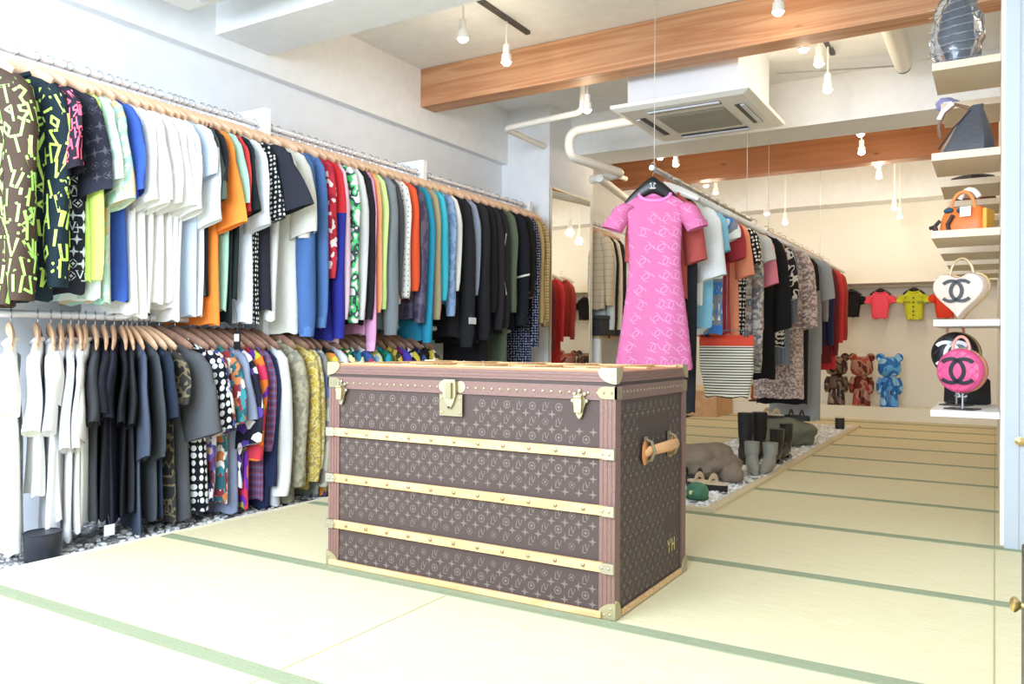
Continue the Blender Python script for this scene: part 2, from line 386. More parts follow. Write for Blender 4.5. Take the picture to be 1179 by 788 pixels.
for (a, b, lb) in (((-2.64, 3.42, 0), (-2.60, 4.55, 0), 'white ceiling track ending at the front wooden beam'), ((-.98, 4.98, 0), (-.98, 5.95, 0), 'short white ceiling track right of the air conditioner')):
    tag(M().box(a[0]-.016, a[0]+.016, a[1], b[1], CEIL-.022, CEIL).box(a[0]-.005, a[0]+.005, a[1]+.01, b[1]-.01, CEIL-.024, CEIL-.02, mat('#55524e', .5)).build('light_track', HOUS, smooth=False), lb, 'light track')

# ============================================================ THE TRUNK
TX0, TX1, TY0, TY1, TH = -2.148, -.978, 2.224, 2.868, .754
CANV = mat('#4a3c37', .55, 0, .1, 120, spec=.3); MOTF = mat('#72645c', .55); LOZ = mat('#77584f', .5, 0, .2, 90); LOZD = mat('#74493a', .5, 0, .2, 90)
SLAT = wood('#c99c66', '#dcb582', 2, (1, 10, 10)); BRASS = mat('#b5aa86', .38, .7); BRASS2 = mat('#978d70', .4, .7); STUD = mat('#9a8466', .35, .8)
LEA = mat('#cf9a68', .5, 0, .15, 60)
def star(c, r, k=.32, n=4, a0=PI/2):
    return [(c[0]+(r if i % 2 == 0 else r*k)*math.cos(a0+i*PI/n), c[1]+(r if i % 2 == 0 else r*k)*math.sin(a0+i*PI/n)) for i in range(2*n)]
def ringq(c, r0, r1, n=12, a0=0, a1=2*PI):
    out = []
    for i in range(n):
        t0, t1 = a0+(a1-a0)*i/n, a0+(a1-a0)*(i+1)/n
        out.append([(c[0]+r*math.cos(t), c[1]+r*math.sin(t)) for r, t in ((r0, t0), (r1, t0), (r1, t1), (r0, t1))])
    return out
def stroke(pts, w):
    out = []
    for (a, b), (c, d) in zip(pts[:-1], pts[1:]):
        l = math.hypot(c-a, d-b) or 1; nx, ny = -(d-b)/l*w/2, (c-a)/l*w/2; ex, ey = (c-a)/l*w*.3, (d-b)/l*w*.3
        out.append([(a+nx-ex, b+ny-ey), (a-nx-ex, b-ny-ey), (c-nx+ex, d-ny+ey), (c+nx+ex, d+ny+ey)])
    return out
def motif(kind, c, s):
    x, z = c
    if kind == 'star': return [star(c, s*.52, .3)]
    if kind == 'circ': return ringq(c, s*.36, s*.46, 10)+[star(c, s*.3, .35)]
    if kind == 'dia':
        o = []
        for k in range(4):
            a = PI/2*k; o.append([(x+math.cos(a)*s*.46, z+math.sin(a)*s*.46), (x+math.cos(a+.3)*s*.30, z+math.sin(a+.3)*s*.30), (x+math.cos(a+PI/4)*s*.27, z+math.sin(a+PI/4)*s*.27),
              (x+math.cos(a+PI/2)*s*.46, z+math.sin(a+PI/2)*s*.46), (x+math.cos(a+PI/4)*s*.36, z+math.sin(a+PI/4)*s*.36)][::-1])
        return o+[star(c, s*.2, .5)]
    if kind == 'lv':
        return (stroke([(x-s*.26, z+s*.26), (x-s*.36, z-s*.46), (x+s*.06, z-s*.46)], s*.10)
            + stroke([(x-s*.06, z+s*.46), (x+s*.17, z-s*.24)], s*.11)+stroke([(x+s*.44, z+s*.46), (x+s*.17, z-s*.24)], s*.07)
            + stroke([(x-s*.16, z+s*.46), (x+s*.06, z+s*.46)], s*.05)+stroke([(x+s*.32, z+s*.46), (x+s*.50, z+s*.46)], s*.05))
def cc(c, s, w=.15):     # two interlocked open rings
    o = []
    for sg in (-1, 1):
        cx = c[0]+sg*s*.21
        g = .78
        a0, a1 = (-PI+g, PI-g) if sg < 0 else (g, 2*PI-g)
        o += ringq((cx, c[1]), s*(.5-w), s*.5, 18, a0, a1)
    return o
def mono(m, w, h, T, holes, a=.048, s=.0285, off=.0008):
    nr = int(h/(a/2)); nc = int(w/a)+1
    for r in range(nr):
        z = a/4+a/2*r
        for k in range(nc):
            if r % 2 == 0: x = a*(k+.3); kind = 'star' if (r//2) % 2 == 99 else ('lv' if (k+r//2) % 2 == 0 else ('circ' if (r//2) % 2 else 'dia'))
            else: x = a*(k+.8); kind = 'star'
            if x > w-.02 or any(x0-.016 < x < x1+.016 and z0-.012 < z < z1+.012 for x0, x1, z0, z1 in holes): continue
            for p in motif(kind, (x, z), s): m.add([T(q[0], q[1], off) for q in p], [tuple(range(len(p)))], MOTF)
tr = thing('steamer_trunk', 'large brown monogram canvas travel trunk with wooden slats and brass locks', 'trunk', ((TX0+TX1)/2, (TY0+TY1)/2, 0))
W, D = (TX1-TX0)/2, (TY1-TY0)/2
zf = [mY(700, y, TY0)[2] for y in (523, 588.5, 654)]
m = M(); m.box(-W+.006, W-.006, -D+.006, D-.006, .012, .708, CANV)
Tf = lambda x, z, o: (x-W, -D+.006-o, z)
holes = [(0, 2*W, z-.018, z+.018) for z in zf]+[(0, 2*W, .655, 1), (0, .045, 0, 1), (2*W-.055, 2*W, 0, 1), (0, 2*W, 0, .02),
   (mY(506, 470, TY0)[0]-TX0, mY(536, 470, TY0)[0]-TX0, .58, .72), (.06, .10, .61, .7), (mY(655, 470, TY0)[0]-TX0, mY(680, 470, TY0)[0]-TX0, .60, .7)]
mono(m, 2*W, .66, Tf, holes)
Ts = lambda x, z, o: (W-.006+o, x-D, z)
mono(m, 2*D, .66, Ts, [(0, .045, 0, 1), (2*D-.045, 2*D, 0, 1), (0, 2*D, .655, 1), (.20, .46, .53, .60), (.44, .56, .18, .23)])
m.build('canvas_body', None, tr, smooth=False)
m = M()      # corner trims of the body and lower rim
for sx in (-1, 1):
    for sy in (-1, 1):
        x0, x1 = sorted((sx*W, sx*(W-.052))); y0_, y1_ = sorted((sy*D, sy*(D-.040)))
        m.box(x0, x1, y0_, y1_, .01, .708, LOZ)
        for q in (.012, .026, .04):
            m.box(sx*(W-q)-.001, sx*(W-q)+.001, *sorted((sy*(D-.0), sy*(D+.001))), .03, .70, LOZD)
for z0, z1 in ((.664, .708),):
    m.box(-W-.001, W+.001, -D-.001, D+.001, z0, z1, LOZ)
m.build('edge_trim', None, tr, smooth=False)
m = M()
m.box(-W-.002, W+.002, -D-.002, D+.002, .719, .752, LOZ); m.box(-W+.002, W-.002, -D+.002, D-.002, .706, .72, CANV)
m.box(-W-.003, W+.003, -D-.003, D+.003, .7495, .7535, mat('#b87a58', .5))
for q in (.727, .738): m.box(-W-.003, W+.003, -D-.003, D+.003, q, q+.0015, LOZD)
m.build('lid', None, tr, smooth=False, bevel=.002)
def dome(m, p, r, ax, k=None):
    n = 8; prof = [(r, 0), (r*.85, r*.4), (r*.4, r*.62)]
    vs = []
    for rr, h in prof:
        for j in range(n):
            t = 2*PI*j/n; a, b = rr*math.cos(t), rr*math.sin(t)
            q = {'-y': (a, -h, b), '+x': (h, a, b), '+z': (a, b, h), '-x': (-h, a, b), '+y': (a, h, b)}[ax]; vs.append((p[0]+q[0], p[1]+q[1], p[2]+q[2]))
    fs = [(i*n+j, i*n+(j+1) % n, (i+1)*n+(j+1) % n, (i+1)*n+j) for i in range(2) for j in range(n)]+[tuple(2*n+j for j in range(n))]
    m.add(vs, fs, k)
_nm = {}
def nails(name, pts, r, ax, mt, parent):
    for p in pts:
        if (r, ax, mt.name) not in _nm:
            q = M(); dome(q, (0, 0, 0), r, ax); o = q.build(name, mt, parent); _nm[(r, ax, mt.name)] = o
        else:
            o = _nm[(r, ax, mt.name)].copy(); o.name = name; C.objects.link(o); o.parent = parent
        o.location = p
P1 = []
for i in range(34):
    x = -W+.06+i*(2*W-.12)/33
    if abs(x-(mY(522, 450, TY0)[0]-TX0-W)) < .055: continue
    P1.append((x, -D-.001, .685))
nails('rim_nail', P1, .0055, '-y', BRASS2, tr)
nails('rim_nail', [(W+.001, -D+.06+i*(2*D-.12)/19, .688) for i in range(20)], .0045, '+x', BRASS2, tr)
# slats with their rivets and metal ends
zs = zf + [.014]
for k, z in enumerate(zs):
    h = .0150 if k < 3 else .010
    s = M().box(-W+.012, W-.012 if k < 3 else W-.04, -D-.012, -D+.001, z-h, z+h).build('slat', SLAT, tr, smooth=False, bevel=.002)
    if k == 3: continue
    nails('rivet', [(-W+.10+i*(2*W-.2)/10, -D-.012, z) for i in range(11)], .0075, '-y', STUD, s)
    e = M()
    for sx in (-1, 1):
        a0, a1 = sorted((sx*(W+.002), sx*(W-.045)))
        e.prism([(a0 if sx < 0 else a1, z-h-.001), (a0 if sx < 0 else a1, z+h+.001), (sx*(W-.035), z+h+.001), (sx*(W-.05), z), (sx*(W-.035), z-h-.001)], -D-.015, -D-.004)
        for q in (.014, .036): dome(e, (sx*(W-q), -D-.015, z), .005, '-y')
    e.build('slat_cap', mat('#b3ab98', .35, .9), s, smooth=False)
s = M()
for y in (-D+.006, D-.03): s.box(W-.004, W+.006, -D+.05, D-.05, .004, .022); break
s.build('slat', SLAT, tr, smooth=False, bevel=.002)
# lid slats across the top
for i, x in enumerate([-.46, -.23, 0, .23, .46]):
    s = M().box(x-.02, x+.02, -D+.012, D-.012, .7535, .762).build('lid_slat', SLAT, tr, smooth=False, bevel=.002)
for y in (-D+.03, -.0, D-.03):
    s = M().box(-W+.02, W-.02, y-.022, y+.022, .7535, .7595).build('lid_slat', SLAT, tr, smooth=False, bevel=.002)
    nails('rivet', [(-W+.1+i*(2*W-.2)/10, y-.008, .7595) for i in range(11)], .006, '+z', STUD, s)
# brass corners
for sx in (-1, 1):
    for sy in (-1, 1):
        c = M()
        a0, a1 = sorted((sx*(W+.004), sx*(W-.06))); b0, b1 = sorted((sy*(D+.004), sy*(D-.06)))
        def quarter(z0, z1, topz=None):
            R = .055; n = 6
            # plate on the long face, plate on the short face
            up = z1 > z0
            pts = [(0, 0)]+[(R*math.cos(PI/2*i/n), R*math.sin(PI/2*i/n)) for i in range(n+1)]
            return pts
        for (zb, sg) in ((.756, -1), (.002, 1)):
            R = .05; n = 7
            poly = [(sx*(W+.005), zb)]+[(sx*(W+.005-(R+.012)*math.cos(PI/2*i/n)), zb+sg*(.042 if sg < 0 else .052)*math.sin(PI/2*i/n)) for i in range(n+1)]
            c.prism(poly, sy*(D+.005), sy*(D-.002))
            poly = [(sy*(D-.003), zb)]+[(sy*(D-.003-(R-.01)*math.cos(PI/2*i/n)), zb+sg*(.042 if sg < 0 else .058)*math.sin(PI/2*i/n)) for i in range(n+1)]
            M().prism(poly, sx*(W+.005), sx*(W-.002), T=lambda p: (p[1], p[0], p[2])).build('side_corner_cap', BRASS, tr, smooth=False)
            for q in ((.018, .016), (.036, .014), (.014, .034)): dome(c, (sx*(W-q[0]+.005), sy*(D+.005), zb+sg*q[1]), .004, '-y' if sy < 0 else '+y')
        poly = [(sx*(W+.004), sy*(D+.004)), (sx*(W-.05), sy*(D+.004)), (sx*(W-.04), sy*(D-.035)), (sx*(W+.004), sy*(D-.05))]
        c.add([(x, y, .763) for x, y in poly]+[(x, y, .752) for x, y in poly], [(0,1,2,3), (0,1,5,4), (1,2,6,5), (2,3,7,6), (3,0,4,7)])
        c.build('corner_cap', BRASS, tr, smooth=False)
        # tongue plate on the rim
        R = .02; poly = [(sx*(W+.004), .668), (sx*(W+.004), .706)]+[(sx*(W-.035-R*math.sin(PI*i/8)*1.2), .687+R*math.cos(PI*i/8)*.95) for i in range(9)]
        e = M().prism(poly, sy*(D+.004), sy*(D-.002)); e.box(*sorted((sx*(W+.004), sx*(W-.002))), *sorted((sy*(D+.004), sy*(D-.04))), .668, .706)
        for q in (.012, .038): dome(e, (sx*(W-q), sy*(D+.004), .687), .0045, '-y' if sy < 0 else '+y')
        e.build('rim_plate', BRASS2, tr, smooth=False)
# side clasps
for px in (394, 668):
    x = mY(px, 465, TY0)[0]-TX0-W
    c = M()
    pts = [(x+.022*math.sin(t)*(1 if math.cos(t) > -.2 else .75), .655+.05*math.cos(t)*(.55 if math.cos(t) > 0 else 1)) for t in [2*PI*i/16 for i in range(16)]]
    c.prism(pts[::-1], -D-.008, -D-.001, BRASS2)
    for a in (-.8, 0, .8, 1.5, -1.5, PI): dome(c, (x+.024*math.sin(a), -D-.006, .657+(.034 if abs(a) < 2 else .048)*math.cos(a)), .006, '-y', BRASS)
    c.prism([(x-.011, .625), (x-.013, .655), (x-.012, .676), (x+.012, .676), (x+.013, .655), (x+.011, .625)], -D-.02, -D-.008, BRASS)
    c.tube([(x-.012, -D-.018, .672), (x+.012, -D-.018, .672)], .006, 8, BRASS)
    c.build('draw_latch', None, tr, sharp=30)
x = mY(521, 465, TY0)[0]-TX0-W
c = M(); c.box(x-.050, x+.044, -D-.007, -D-.001, .588, .662, BRASS2)
for a, b in ((.034, .60), (.034, .65), (-.04, .60), (-.04, .65)): dome(c, (x+a, -D-.007, b), .006, '-y', BRASS)
c.prism([(x-.028, .712), (x-.030, .66), (x-.018, .635), (x, .612), (x+.014, .635), (x+.022, .66), (x+.020, .712)][::-1], -D-.016, -D-.006, BRASS)
c.box(x-.014, x+.010, -D-.026, -D-.016, .648, .702, BRASS2)
c.lathe([(.02, 0), (.02, .006), (.012, .008), (.012, .004)], 14, (x+.034, -D-.003, .688), BRASS, 'y')
c.lathe([(.02, 0), (.02, .006), (.012, .008), (.012, .004)], 14, (x-.036, -D-.003, .688), BRASS, 'y')
c.tube([(x-.004, -D-.018, .622), (x-.004, -D-.018, .614)], .004, 6, mat('#3c352a', .5))
c.build('lock', None, tr, smooth=False)
# leather handle on the side
hp = M(); ys = [mX(px, 512, TX1)[1]-(TY0+TY1)/2 for px in (743, 770)]; zc = mX(760, 514, TX1)[2]
a, b = ys
P = [(W+.004, a-.014, zc-.012), (W+.018, a-.004, zc), (W+.036, a+.02, zc+.006), (W+.044, (a+b)/2, zc+.008), (W+.036, b-.02, zc+.006), (W+.018, b+.004, zc), (W+.004, b+.014, zc-.012)]
hp.tube(P, [.014, .018, .017, .019, .017, .018, .014], 12, flat=.5, up=(1, 0, 0))
hd = hp.build('handle', LEA, tr)
for y in ys:
    e = M(); e.tube([(W+.001, y, zc-.036), (W+.022, y, zc-.030), (W+.034, y, zc), (W+.022, y, zc+.030), (W+.001, y, zc+.036)], .005, 8, flat=2.0, up=(0, 1, 0)).box(W-.001, W+.005, y-.011, y+.011, zc-.045, zc+.045)
    e.build('handle_bracket', BRASS2, hd)
hb = M()
for y in (a-.012, b+.012): hb.blob((W+.004, y, zc-.006), (.006, .024, .042), 2)
hb.build('leather_pad', mat('#c8824a', .5), hd)
# painted initials
ini = M(); T = lambda p: (W-.0035, p[0], p[1])
o = []
yb = mX(770, 632, TX1)[1]-(TY0+TY1)/2; zb = mX(770, 637, TX1)[2]; s = .042
o += stroke([(yb, zb+s), (yb+.013, zb+s*.5), (yb+.026, zb+s)], .007)+stroke([(yb+.013, zb+s*.5), (yb+.013, zb)], .007)
o += stroke([(yb+.042, zb), (yb+.042, zb+s)], .007)+stroke([(yb+.066, zb), (yb+.066, zb+s)], .007)+stroke([(yb+.042, zb+s/2), (yb+.066, zb+s/2)], .006)
for p in o: ini.add([T(q) for q in p], [tuple(range(len(p)))])
ini.build('painted_initials', mat('#d8c070', .5), tr, smooth=False)['label'] = 'pale yellow painted letters YH'

# ============================================================ CLOTHES
HW_PALE = wood('#d2a884', '#e2bd9a', 3, (2, 2, 2)); HW_DARK = wood('#8a6552', '#a57f68', 3, (2, 2, 2)); HW_BLK = mat('#141214', .35); WIRE = mat('#b9b9bd', .25, .95)
def make_hanger_meshes():
    out = {}
    for key, mt, th in (('pale', HW_PALE, .011), ('dark', HW_DARK, .013), ('black', HW_BLK, .013), ('clear', mat('#cfc9bd', .3), .009)):
        m = M(); P = []
        for i in range(-8, 9):
            x = i/8*.185; a = abs(i)/8; P.append((x, .012*math.sin(a*2.2)-.006, -.064-.012*a-.062*a**1.35))
        m.tube(P, [.006+.020*(1-abs(i)/8)**.7+.006 for i in range(-8, 9)], 10, flat=th/.026*1.0, up=(0, 1, 0))
        m2 = M(); Q = [(0, 0, -.06), (0, 0, -.03), (.002, 0, -.018)]
        for i in range(9):
            t = -PI/2+PI*1.25*i/8; Q.append((.021*math.cos(t)*1.0, 0, .002+.021*math.sin(t)+.0))
        m2.tube(Q, .0024, 6)
        out[key] = (m.build('hanger_bar', mt), m2.build('hook', WIRE))
    return out
HM = make_hanger_meshes()
HUSED = set()
def hanger(kind, x, y, z, rz, label, group, mark=False):
    nm = {'pale': 'wooden_hanger', 'dark': 'wooden_hanger', 'black': 'black_hanger', 'clear': 'plastic_hanger'}[kind]
    t = thing(nm, label, 'hanger', (x, y, z), rz, group)
    for o in HM[kind]:
        if kind not in HUSED: c = o
        else: c = o.copy(); C.objects.link(c)
        c.parent = t
    HUSED.add(kind)
    return t
def interp(prof, s):
    for (a, va), (b, vb) in zip(prof[:-1], prof[1:]):
        if s <= b: return va+(vb-va)*(s-a)/max(1e-6, b-a)
    return prof[-1][1]
def garment(name, label, cat, group, loc, rz, L, mt, sleeve='s', sl=.45, hw=.2, depth=.03, seed=0, prof=None, fold=1.0, cuff=None, collar=None,
            sleeve_mat=None, lower=None, kick=.03, sw=.07, prints=None, hem=None, neck=.075, nz=.105, scoop=.02, sroot=.55):
    """a garment hanging below the rail point loc; L rail to hem, sl rail to sleeve end"""
    R = random.Random(seed); x, y, z = loc; zr = L
    t = thing(name, label, cat, (x, y, z-L), rz, group)
    prof = prof or [(0, 1), (1, 1)]
    rows = [(neck*.97, .016, nz+.004), (neck, .02, nz), (neck+(hw-neck)*.45, .022, nz+.02), (neck+(hw-neck)*.8, .024, nz+.045), (hw*.97, .022, nz+.07), (hw*.99, depth*.8, nz+.10)]
    NR = 16; z0 = nz+.10
    for i in range(1, NR+1):
        s = i/NR; k = .90 if sleeve != 'n' else .96
        rows.append((hw*k*interp(prof, s), depth*(.85+.35*s), z0+(L-z0)*s))
    NC = 32; ph = [R.uniform(0, 6) for _ in range(5)]; vs = []; uvs = []
    for i, (w, d, zz) in enumerate(rows):
        s = max(0, (zz-z0)/(L-z0)); A = d*.55*min(1, s*2.2)*fold; swy = .008*math.sin(4*s+ph[3])*s; swx = .008*math.sin(3*s+ph[4])*s
        per = 0
        for j in range(NC):
            th = 2*PI*j/NC; c_, s_ = math.cos(th), math.sin(th)
            px = w*math.copysign(abs(c_)**.75, c_); py = d*math.copysign(abs(s_)**.8, s_)
            fo = A*(math.sin(5*px/.2+ph[0]+1.5*s)+.6*math.sin(11*px/.2+ph[1])*s)*.7
            py += fo*(1 if s_ >= -.2 else .8)
            zz2 = zz - (.006*math.sin(6*th+ph[2]) if i >= len(rows)-1 else 0) + (scoop*max(0, -s_)*(1-.25*(i == 2)) if i < 2 else (scoop*.4*max(0, -s_) if i == 2 else 0))
            vs.append((px+swx, py+swy, zr-zz2)); uvs.append((px+(.5 if s_ > 0 else 0)+(.07*s_ if abs(c_) > .8 else 0)+seed*.37, zr-zz))
    n = len(rows); fs = []; 
    for i in range(n-1):
        for j in range(NC): k = (j+1) % NC; fs.append((i*NC+k, i*NC+j, (i+1)*NC+j, (i+1)*NC+k))
    # hem turned in, neck closed deep inside
    o = len(vs)
    for j in range(NC): p = vs[(n-1)*NC+j]; q = vs[(n-3)*NC+j]; vs.append((p[0]*.95, p[1]*.8, p[2]+.035)); uvs.append(uvs[(n-1)*NC+j])
    for j in range(NC): k = (j+1) % NC; fs.append(((n-1)*NC+k, (n-1)*NC+j, o+j, o+k))
    fs.append(tuple(o+j for j in range(NC)))
    o = len(vs)
    for j in range(NC): p = vs[j]; vs.append((p[0]*.93, p[1]*.8, p[2]-.035)); uvs.append(uvs[j])
    for j in range(NC): k = (j+1) % NC; fs.append((j, k, o+k, o+j))
    fs.append(tuple(o+j for j in range(NC)))
    m = M()
    if lower:
        k_low = m.slot(mt); m.add(vs, fs, mt, uvs); s2 = m.slot(lower[1])
        for q, f in enumerate(m.f):
            if max(m.v[i][2] for i in f) < lower[0]+1e-4: m.m[q] = s2
    else: m.add(vs, fs, None, uvs)
    body = m.build('body', mt, t, sharp=80)
    grid = [[Vector(vs[i*NC+j]) for j in range(NC)] for i in range(n)]
    sg = []
    if sleeve != 'n':
        for side in (1, -1):
            a = M(); end = sl; N = 12; vs = []; uvs = []; NS = 14; phs = R.uniform(0, 6)
            z1 = nz+.055; kick_ = kick if side > 0 or abs(rz) > .34 else min(kick, .02)
            for i in range(N+1):
                s = i/N; zz = z1+(end-z1)*s**1.15
                cx = hw*.80+(hw*.20+.012)*min(1, s*3.5)+ (kick_*max(0, s-.4)/.6 if sleeve == 's' else kick_*.35*s)
                if sleeve == 's': w = sw*(.75+.35*min(1, s*1.6)); d = depth*(.85+.45*s)
                else: w = sw*(.85-.28*s)*(1 if s < .94 else .8); d = depth*(.95+.1*math.sin(s*9+phs))
                if i == 0: w *= sroot; d *= .5
                for j in range(NS):
                    th = 2*PI*j/NS
                    wob = 1+.10*fold*math.sin(3*th+phs+5*s)*s
                    px = cx*side+w*math.cos(th)*wob; py = d*math.sin(th)*wob - .010*s+ .006*math.sin(6*s+phs)
                    vs.append((px, py, zr-zz-(.30*w*math.cos(th)*side*(-1 if sleeve == 's' else 0) if i > 2 else -.012*math.cos(th)*side))); uvs.append((py*1.0+px*.8+seed*.61+side, zr-zz))
            fs = []
            for i in range(N):
                for j in range(NS): k = (j+1) % NS; fs.append((i*NS+k, i*NS+j, (i+1)*NS+j, (i+1)*NS+k))
            o = len(vs)
            for j in range(NS): p = vs[N*NS+j]; vs.append((p[0]*.92+hw*.08*side, p[1]*.7, p[2]+.03)); uvs.append(uvs[j])
            for j in range(NS): k = (j+1) % NS; fs.append((N*NS+k, N*NS+j, o+j, o+k))
            fs.append(tuple(o+j for j in range(NS))); fs.append(tuple(range(NS)))
            a.add(vs, fs, None, uvs)
            sm = sleeve_mat or mt
            so = a.build('sleeve', sm, t, sharp=80)
            sg.append([[Vector(vs[i*NS+j]) for j in range(NS)] for i in range(N+1)])
            if cuff:
                c = M(); nx_ = 10; ring = []
                ca, cb = sg[-1][-1], sg[-1][-2]
                cen = sum(ca, Vector())/len(ca)
                c.tube([(cen.x, cen.y, cen.z+.045), (cen.x, cen.y, cen.z+.03), (cen.x, cen.y, cen.z-.012)], [sw*.46, sw*.5, sw*.44], 12, flat=max(.3, depth/sw*1.9), up=(0, 1, 0) )
                c.build('cuff', cuff, so)
    if collar:
        c = M(); P = []
        for i in range(20):
            th = 2*PI*i/20; P.append((neck*1.02*math.cos(th), .024*math.sin(th), zr-nz+.002-scoop*max(0, -math.sin(th))))
        c.tube(P, .010 if collar[0] == 'rib' else .016, 6, closed=True, flat=1.0)
        c.build('collar', collar[1], t)
    if prints: prints(t, grid, sg, zr)
    return t, grid, sg
def decals(name, parent, grid, polys, mt, col, off=.0022, loop=True):
    """flat motifs laid on the cloth: each poly is in (u columns, v rows) units of the grid"""
    m = M(); n = len(grid); NC = len(grid[0])
    def P(u, v):
        v = min(max(v, 0), n-1.001); i = int(v); f = v-i; u = u % NC; j = int(u); g = u-j; k = (j+1) % NC
        a = grid[i][j].lerp(grid[i][k], g); b = grid[i+1][j].lerp(grid[i+1][k], g); p = a.lerp(b, f)
        nrm = (grid[i+1][j]-grid[i][j]).cross(grid[i][k]-grid[i][j])
        if nrm.length < 1e-9: nrm = Vector((0, -1, 0))
        return p + nrm.normalized()*(off*col)
    for q in polys: m.add([P(*a) for a in q], [tuple(range(len(q)))])
    o = m.build(name, mt, parent, smooth=False); return o
def grid_polys(grid, u0, u1, v0, v1, step, size, fn, jitter=.15, seed=0, vary=False):
    """scatter motifs over part of a grid, keeping their true size in metres"""
    R = random.Random(seed); out = []; n = len(grid); NC = len(grid[0])
    def len_u(i, u):
        j = int(u) % NC; return (grid[i][(j+1) % NC]-grid[i][j]).length
    v = v0; r = 0
    while v < v1:
        i = min(int(v), n-2); dv = max(.004, abs(grid[i+1][0].z-grid[i][0].z)); u = u0+(r % 2)*.5*step/max(.003, len_u(i, (u0+u1)/2))
        while u < u1:
            du = max(.003, len_u(i, u))
            uu = u+R.uniform(-jitter, jitter)*step/du; vv = v+R.uniform(-jitter, jitter)*step/dv
            for p in fn(R): 
                q = [(uu-a*size/du*1.0, vv-b*size/dv) for a, b in p]
                if all(v0-.4 < b_ < n-1.01 for a_, b_ in q): out.append(q)
            u += step/du
        v += step/dv; r += 1
    return out
GLY = {'A': [[(-.3,-.5),(0,.5),(.3,-.5)],[(-.18,-.1),(.2,-.1)]], 'S': [[(.3,.4),(-.1,.5),(-.25,.2),(.2,-.1),(.15,-.45),(-.3,-.45)]], 'R': [[(-.25,-.5),(-.25,.5),(.2,.4),(.2,.1),(-.2,0),(.3,-.5)]],
 'H': [[(-.25,-.5),(-.25,.5)],[(.25,-.5),(.25,.5)],[(-.25,0),(.25,0)]], 'I': [[(0,-.5),(0,.45)]], 'T': [[(0,-.5),(0,.5)],[(-.3,.45),(.3,.5)]], 'L': [[(-.2,.5),(-.2,-.45),(.25,-.45)]],
 'V': [[(-.3,.5),(0,-.5),(.3,.5)]], 'N': [[(-.25,-.5),(-.25,.5),(.25,-.5),(.25,.5)]], 'B': [[(-.2,-.5),(-.2,.5),(.2,.3),(-.1,.05),(.25,-.2),(-.2,-.5)]], 'O': [[(-.25,0),(0,.4),(.25,0),(0,-.4),(-.25,0)]],
 'Z': [[(-.25,.45),(.25,.4),(-.25,-.45),(.3,-.4)]], 'P': [[(-.2,-.5),(-.2,.5),(.2,.3),(-.15,0)]], 'U': [[(-.25,.5),(-.2,-.4),(.2,-.4),(.25,.5)]]}
GK = sorted(GLY)
def glyph(R, w=.17):
    g = GLY[R.choice(GK)]; a = R.uniform(-.35, .35); o = []
    for st in g:
        for q in stroke(st, w): o.append([(x*math.cos(a)-y*math.sin(a), x*math.sin(a)+y*math.cos(a)) for x, y in q])
    return o
def graffiti(mt, step=.068, size=.064, w=.16):
    def f(t, grid, sg, zr):
        body = [c for c in t.children if c.name.startswith('body')][0]
        decals('lettering', body, grid, grid_polys(grid, 15.5, 32.5, 2.2, len(grid)-1.2, step, size, lambda R: glyph(R, w), .12, 5), mt, 1)
        sl_o = [c for c in t.children if c.name.startswith('sleeve')]
        if sg: decals('lettering', sl_o[0], sg[0], grid_polys(sg[0], 0, 14, .3, len(sg[0])-1.1, step*.95, size, lambda R: glyph(R, w), .1, 8), mt, 1)
    return f
# ---- the left rails
RX = -3.4; RZ = 2.01; RZ2 = .945
def rail(name, x, ya, yb, z, label, r=.0165, m=None):
    o = tag(M().tube([(x, ya, z), (x, yb, z)], r, 14, m or mat('#e9eaee', .3, .2)).build(name, None), label, 'clothes rail'); return o
rail('clothes_rail', RX, 1.2, 2.976, RZ, 'front length of the upper white clothes rail on left wall')
rail('clothes_rail', RX, 3.024, 4.366, RZ, 'middle length of the upper white clothes rail on left wall')
rail('clothes_rail', RX, 4.414, 5.836, RZ, 'rear length of the upper white clothes rail on left wall')
rail('clothes_rail', RX, 1.2, 2.976, RZ2, 'front length of the lower rail, over white and black shirts')
rail('clothes_rail', RX, 3.024, 4.366, RZ2, 'middle length of the lower rail, over printed shirts')
rail('clothes_rail', RX, 4.414, 5.836, RZ2, 'rear length of the lower rail, behind the trunk')
MI = {'royal': '#3a59a8', 'white': '#f2f1ee', 'black': '#222126', 'navy': '#23253a', 'char': '#45464a'}
F_ = {k: fab(v) for k, v in MI.items()}
NEON = mat('#b4e476', .7); NEON2 = mat('#cdec6c', .7); CORAL = mat('#f0607a', .7)
def monop(t, grid, sg, zr):
    body = [c for c in t.children if c.name.startswith('body')][0]
    decals('printed_motifs', body, grid, grid_polys(grid, 15.5, 32.5, 5, len(grid)-1.2, .05, .045, lambda R: motif(R.choice(['star', 'lv', 'dia', 'star']), (0, 0), 1), .02, 3), mat('#dfe3ee', .7), 1)
    so = [c for c in t.children if c.name.startswith('sleeve')]
    decals('printed_motifs', so[0], sg[0], grid_polys(sg[0], 0, 14, 1.2, len(sg[0])-1.2, .05, .04, lambda R: motif(R.choice(['star', 'dia', 'star']), (0, 0), 1), .02, 3), mat('#4c4a56', .7), 1)
